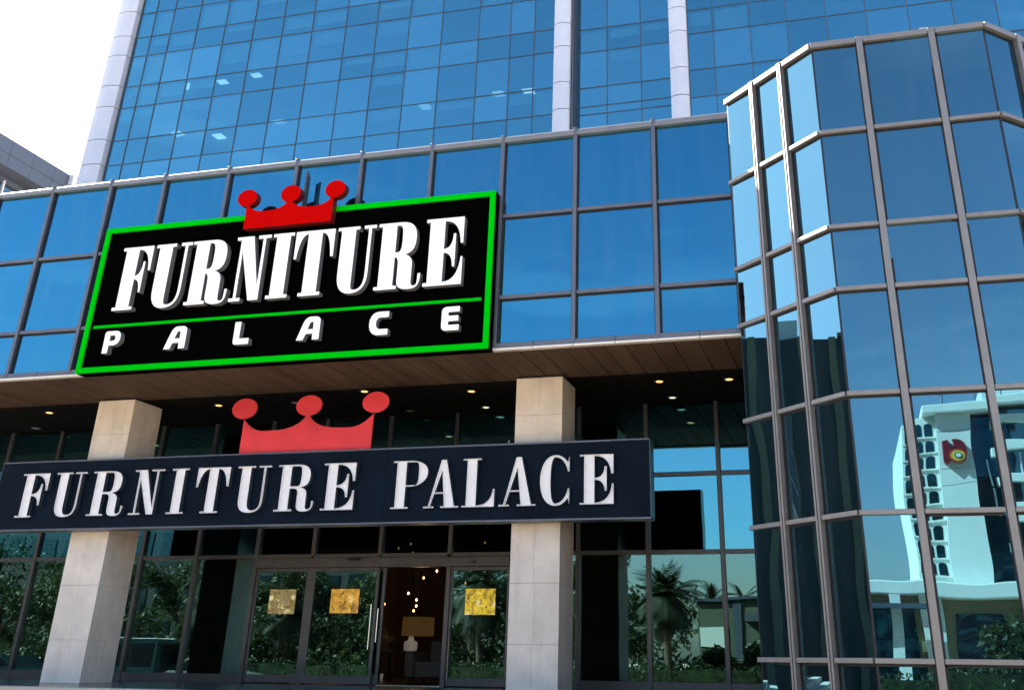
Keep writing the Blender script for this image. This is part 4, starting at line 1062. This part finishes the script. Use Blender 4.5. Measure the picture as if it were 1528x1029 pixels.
palm((-7.0, -24.0, ST+.1), 4.6, 1.4, 'smaller palm rising behind the middle of the low kiosk', 6, 34)
palm((-30.6, -7.8, ST), 4.0, 2.2, 'wide palm on the verge, mirrored right of the left column', 7, 90)
palm((-16.9, -7.2, ST), 4.4, 2.3, 'wide arching palm on the verge mirrored behind the yellow sheet', 8, 90)
palm((-26.2, -7.0, ST), 3.9, 2.0, 'palm on the verge mirrored in the leftmost door pane', 9, 80)
for i, (x, y, h, r, lab) in enumerate([(-33.2, -9.0, 6.4, 2.2, 'broadleaf tree standing behind the wide palm on the verge'), (-27.0, -8.2, 6.0, 2.3, 'broadleaf tree on the verge behind the palm in the leftmost door pane'),
        (-22.5, -9.4, 5.6, 2.1, 'broadleaf tree on the verge mirrored in the sliding door'), (-18.4, -10.2, 6.2, 2.4, 'broadleaf tree on the verge mirrored beside the yellow sheet'),
        (-11.8, -7.6, 6.6, 2.2, 'broadleaf tree on the verge mirrored just right of the right column'), (-43.6, -8.4, 7.2, 2.6, 'broadleaf tree on the verge at the far left of the reflections'),
        (-14.6, -9.6, 5.4, 2.0, 'broadleaf tree set back between two others on the verge'), (-4.6, -9.2, 2.3, 1.3, 'small bushy tree between the palm and the low kiosk'), (-6.6, -9.6, 2.0, 1.2, 'smallest bushy tree, just right of the full palm'), (-38.6, -8.8, 6.6, 2.5, 'broadleaf tree on the verge behind the low dark saloon car'), (4.6, -8.4, 2.9, 1.5, 'low broadleaf tree on the verge in front of the white building')]):
    leafy_tree((x, y, ST), h, r, lab, 20+i)
rng = random.Random(5)
hb_ = bmesh.new()
for k in range(12000):
    x = rng.uniform(-29, 9); y = -6.1 + rng.uniform(-.45, .45); z = ST + 1.42*rng.random()**.6 + rng.uniform(0, .1)
    leaf_card(hb_, Vector((x, y, z)), rng.uniform(.05, .10), rng)
hcore = MB().box((-29, -6.45, ST), (9, -5.75, ST+1.3))
for f in hcore.bm.faces:
    hb_.faces.new([hb_.verts.new(v.co) for v in f.verts])
me = bpy.data.meshes.new('clipped_hedge'); hb_.to_mesh(me); hb_.free(); me.materials.append(M['hedge'])
hg = bpy.data.objects.new('clipped_hedge', me); COL.objects.link(hg)
tag(hg, 'long clipped green hedge along the forecourt edge, mirrored low in the glass', 'hedge')

def car(x, y, paint, lab, van=False):
    c = thing('parked_car', lab, 'car', (x, y, ST), 'cars parked by the verge')
    ln, wd = 4.5, 1.8; hh = 2.2 if van else 1.5; z = ST
    if van: prof = [(-a, h) for a, h in [(-2.25, .35), (-2.25, 1.05), (-2.15, 2.05), (-1.95, hh), (.7, hh), (1.35, 1.12), (2.1, 1.0), (2.25, .8), (2.25, .35)]]
    else: prof = [(-2.25, .35), (-2.25, .85), (-2.05, .98), (-1.45, 1.0), (-.95, hh-.05), (-.5, hh), (.45, hh), (1.15, 1.0), (2.0, .88), (2.25, .7), (2.25, .35)]
    b = MB().prism([(x+a, y-wd/2, z+h) for a, h in prof], (0, wd, 0))
    if van:
        MB().box((x+2.252, y-.62, z+1.2), (x+2.262, y+.62, z+hh-.2), .004).build('rear_window', M['car_glass'], c)
        for q in (-.6, .6): MB().tube([(x-1.7, y+q, z+hh+.06), (x+1.9, y+q, z+hh+.06)], .022, 8).build('roof_rail', M['chrome'], c)
    bmesh.ops.bevel(b.bm, geom=b.bm.edges[:], offset=.05, segments=2, affect='EDGES')
    b.build('body', M[paint], c)
    for s_ in (-1, 1):
        yy = y + s_*(wd/2+.004)
        wins = [[(2.0, 1.15), (1.95, hh-.16), (.85, hh-.16), (.85, 1.15)], [(.75, 1.15), (.75, hh-.16), (-.6, hh-.16), (-1.05, 1.15)]] if van else [[(-1.25, 1.02), (-.85, hh-.12), (-.1, hh-.1), (-.1, 1.02)], [(0, 1.02), (0, hh-.1), (.42, hh-.12), (.95, 1.02)]]
        for q in wins: MB().prism([(x+a, yy, z+h) for a, h in q], (0, s_*.006, 0)).build('side_window', M['car_glass'], c)
        for wx in (-1.4, 1.4):
            wv = MB().tube([(x+wx, y+s_*(wd/2-.2), z+.34), (x+wx, y+s_*(wd/2+.02), z+.34)], .34, 20).build('wheel', M['rubber'], c)
            MB().tube([(x+wx, y+s_*(wd/2+.021), z+.34), (x+wx, y+s_*(wd/2+.03), z+.34)], .2, 14).build('rim', M['chrome'], wv)
        MB().box((x+2.2, y+s_*.62-.14, z+.68), (x+2.27, y+s_*.62+.14, z+.82), .01).build('headlight', M['chrome'], c)
        MB().box((x-2.27, y+s_*.68-.1, z+.75), (x-2.2, y+s_*.68+.1, z+.95), .01).build('tail_light', M['emblem_red'], c)
    return c
car(-32.9, -4.3, 'car_dark', 'tall dark teal estate car in front of the trees, mirrored right of the left column', True)
car(-38.9, -4.2, 'car_dark', 'low dark teal saloon car parked at the far left of the reflections')
car(-28.2, -4.5, 'car_silver', 'silver saloon car parked right of the tall dark one')

# a belt of bushes and trees far behind the verge closes the view under the crowns
rng = random.Random(11); bb = bmesh.new()
lumps = [(Vector((rng.uniform(-62, -10.5), rng.uniform(-27.5, -25.5), ST + rng.uniform(.6, 5.2))), rng.uniform(.9, 1.9)) for _ in range(120)]
for k in range(16000):
    c, q = rng.choice(lumps); v = Vector((rng.gauss(0, 1), rng.gauss(0, 1), rng.gauss(0, .8))).normalized()*q*rng.random()**.4
    p = c + v
    if p.z > ST: leaf_card(bb, p, rng.uniform(.14, .32), rng)
me = bpy.data.meshes.new('tree_belt'); bb.to_mesh(me); bb.free(); me.materials.append(M['leaf'])
tb2 = bpy.data.objects.new('tree_belt', me); COL.objects.link(tb2)
tag(tb2, 'dense green belt of far trees closing the view across the road', 'trees', kind='stuff')
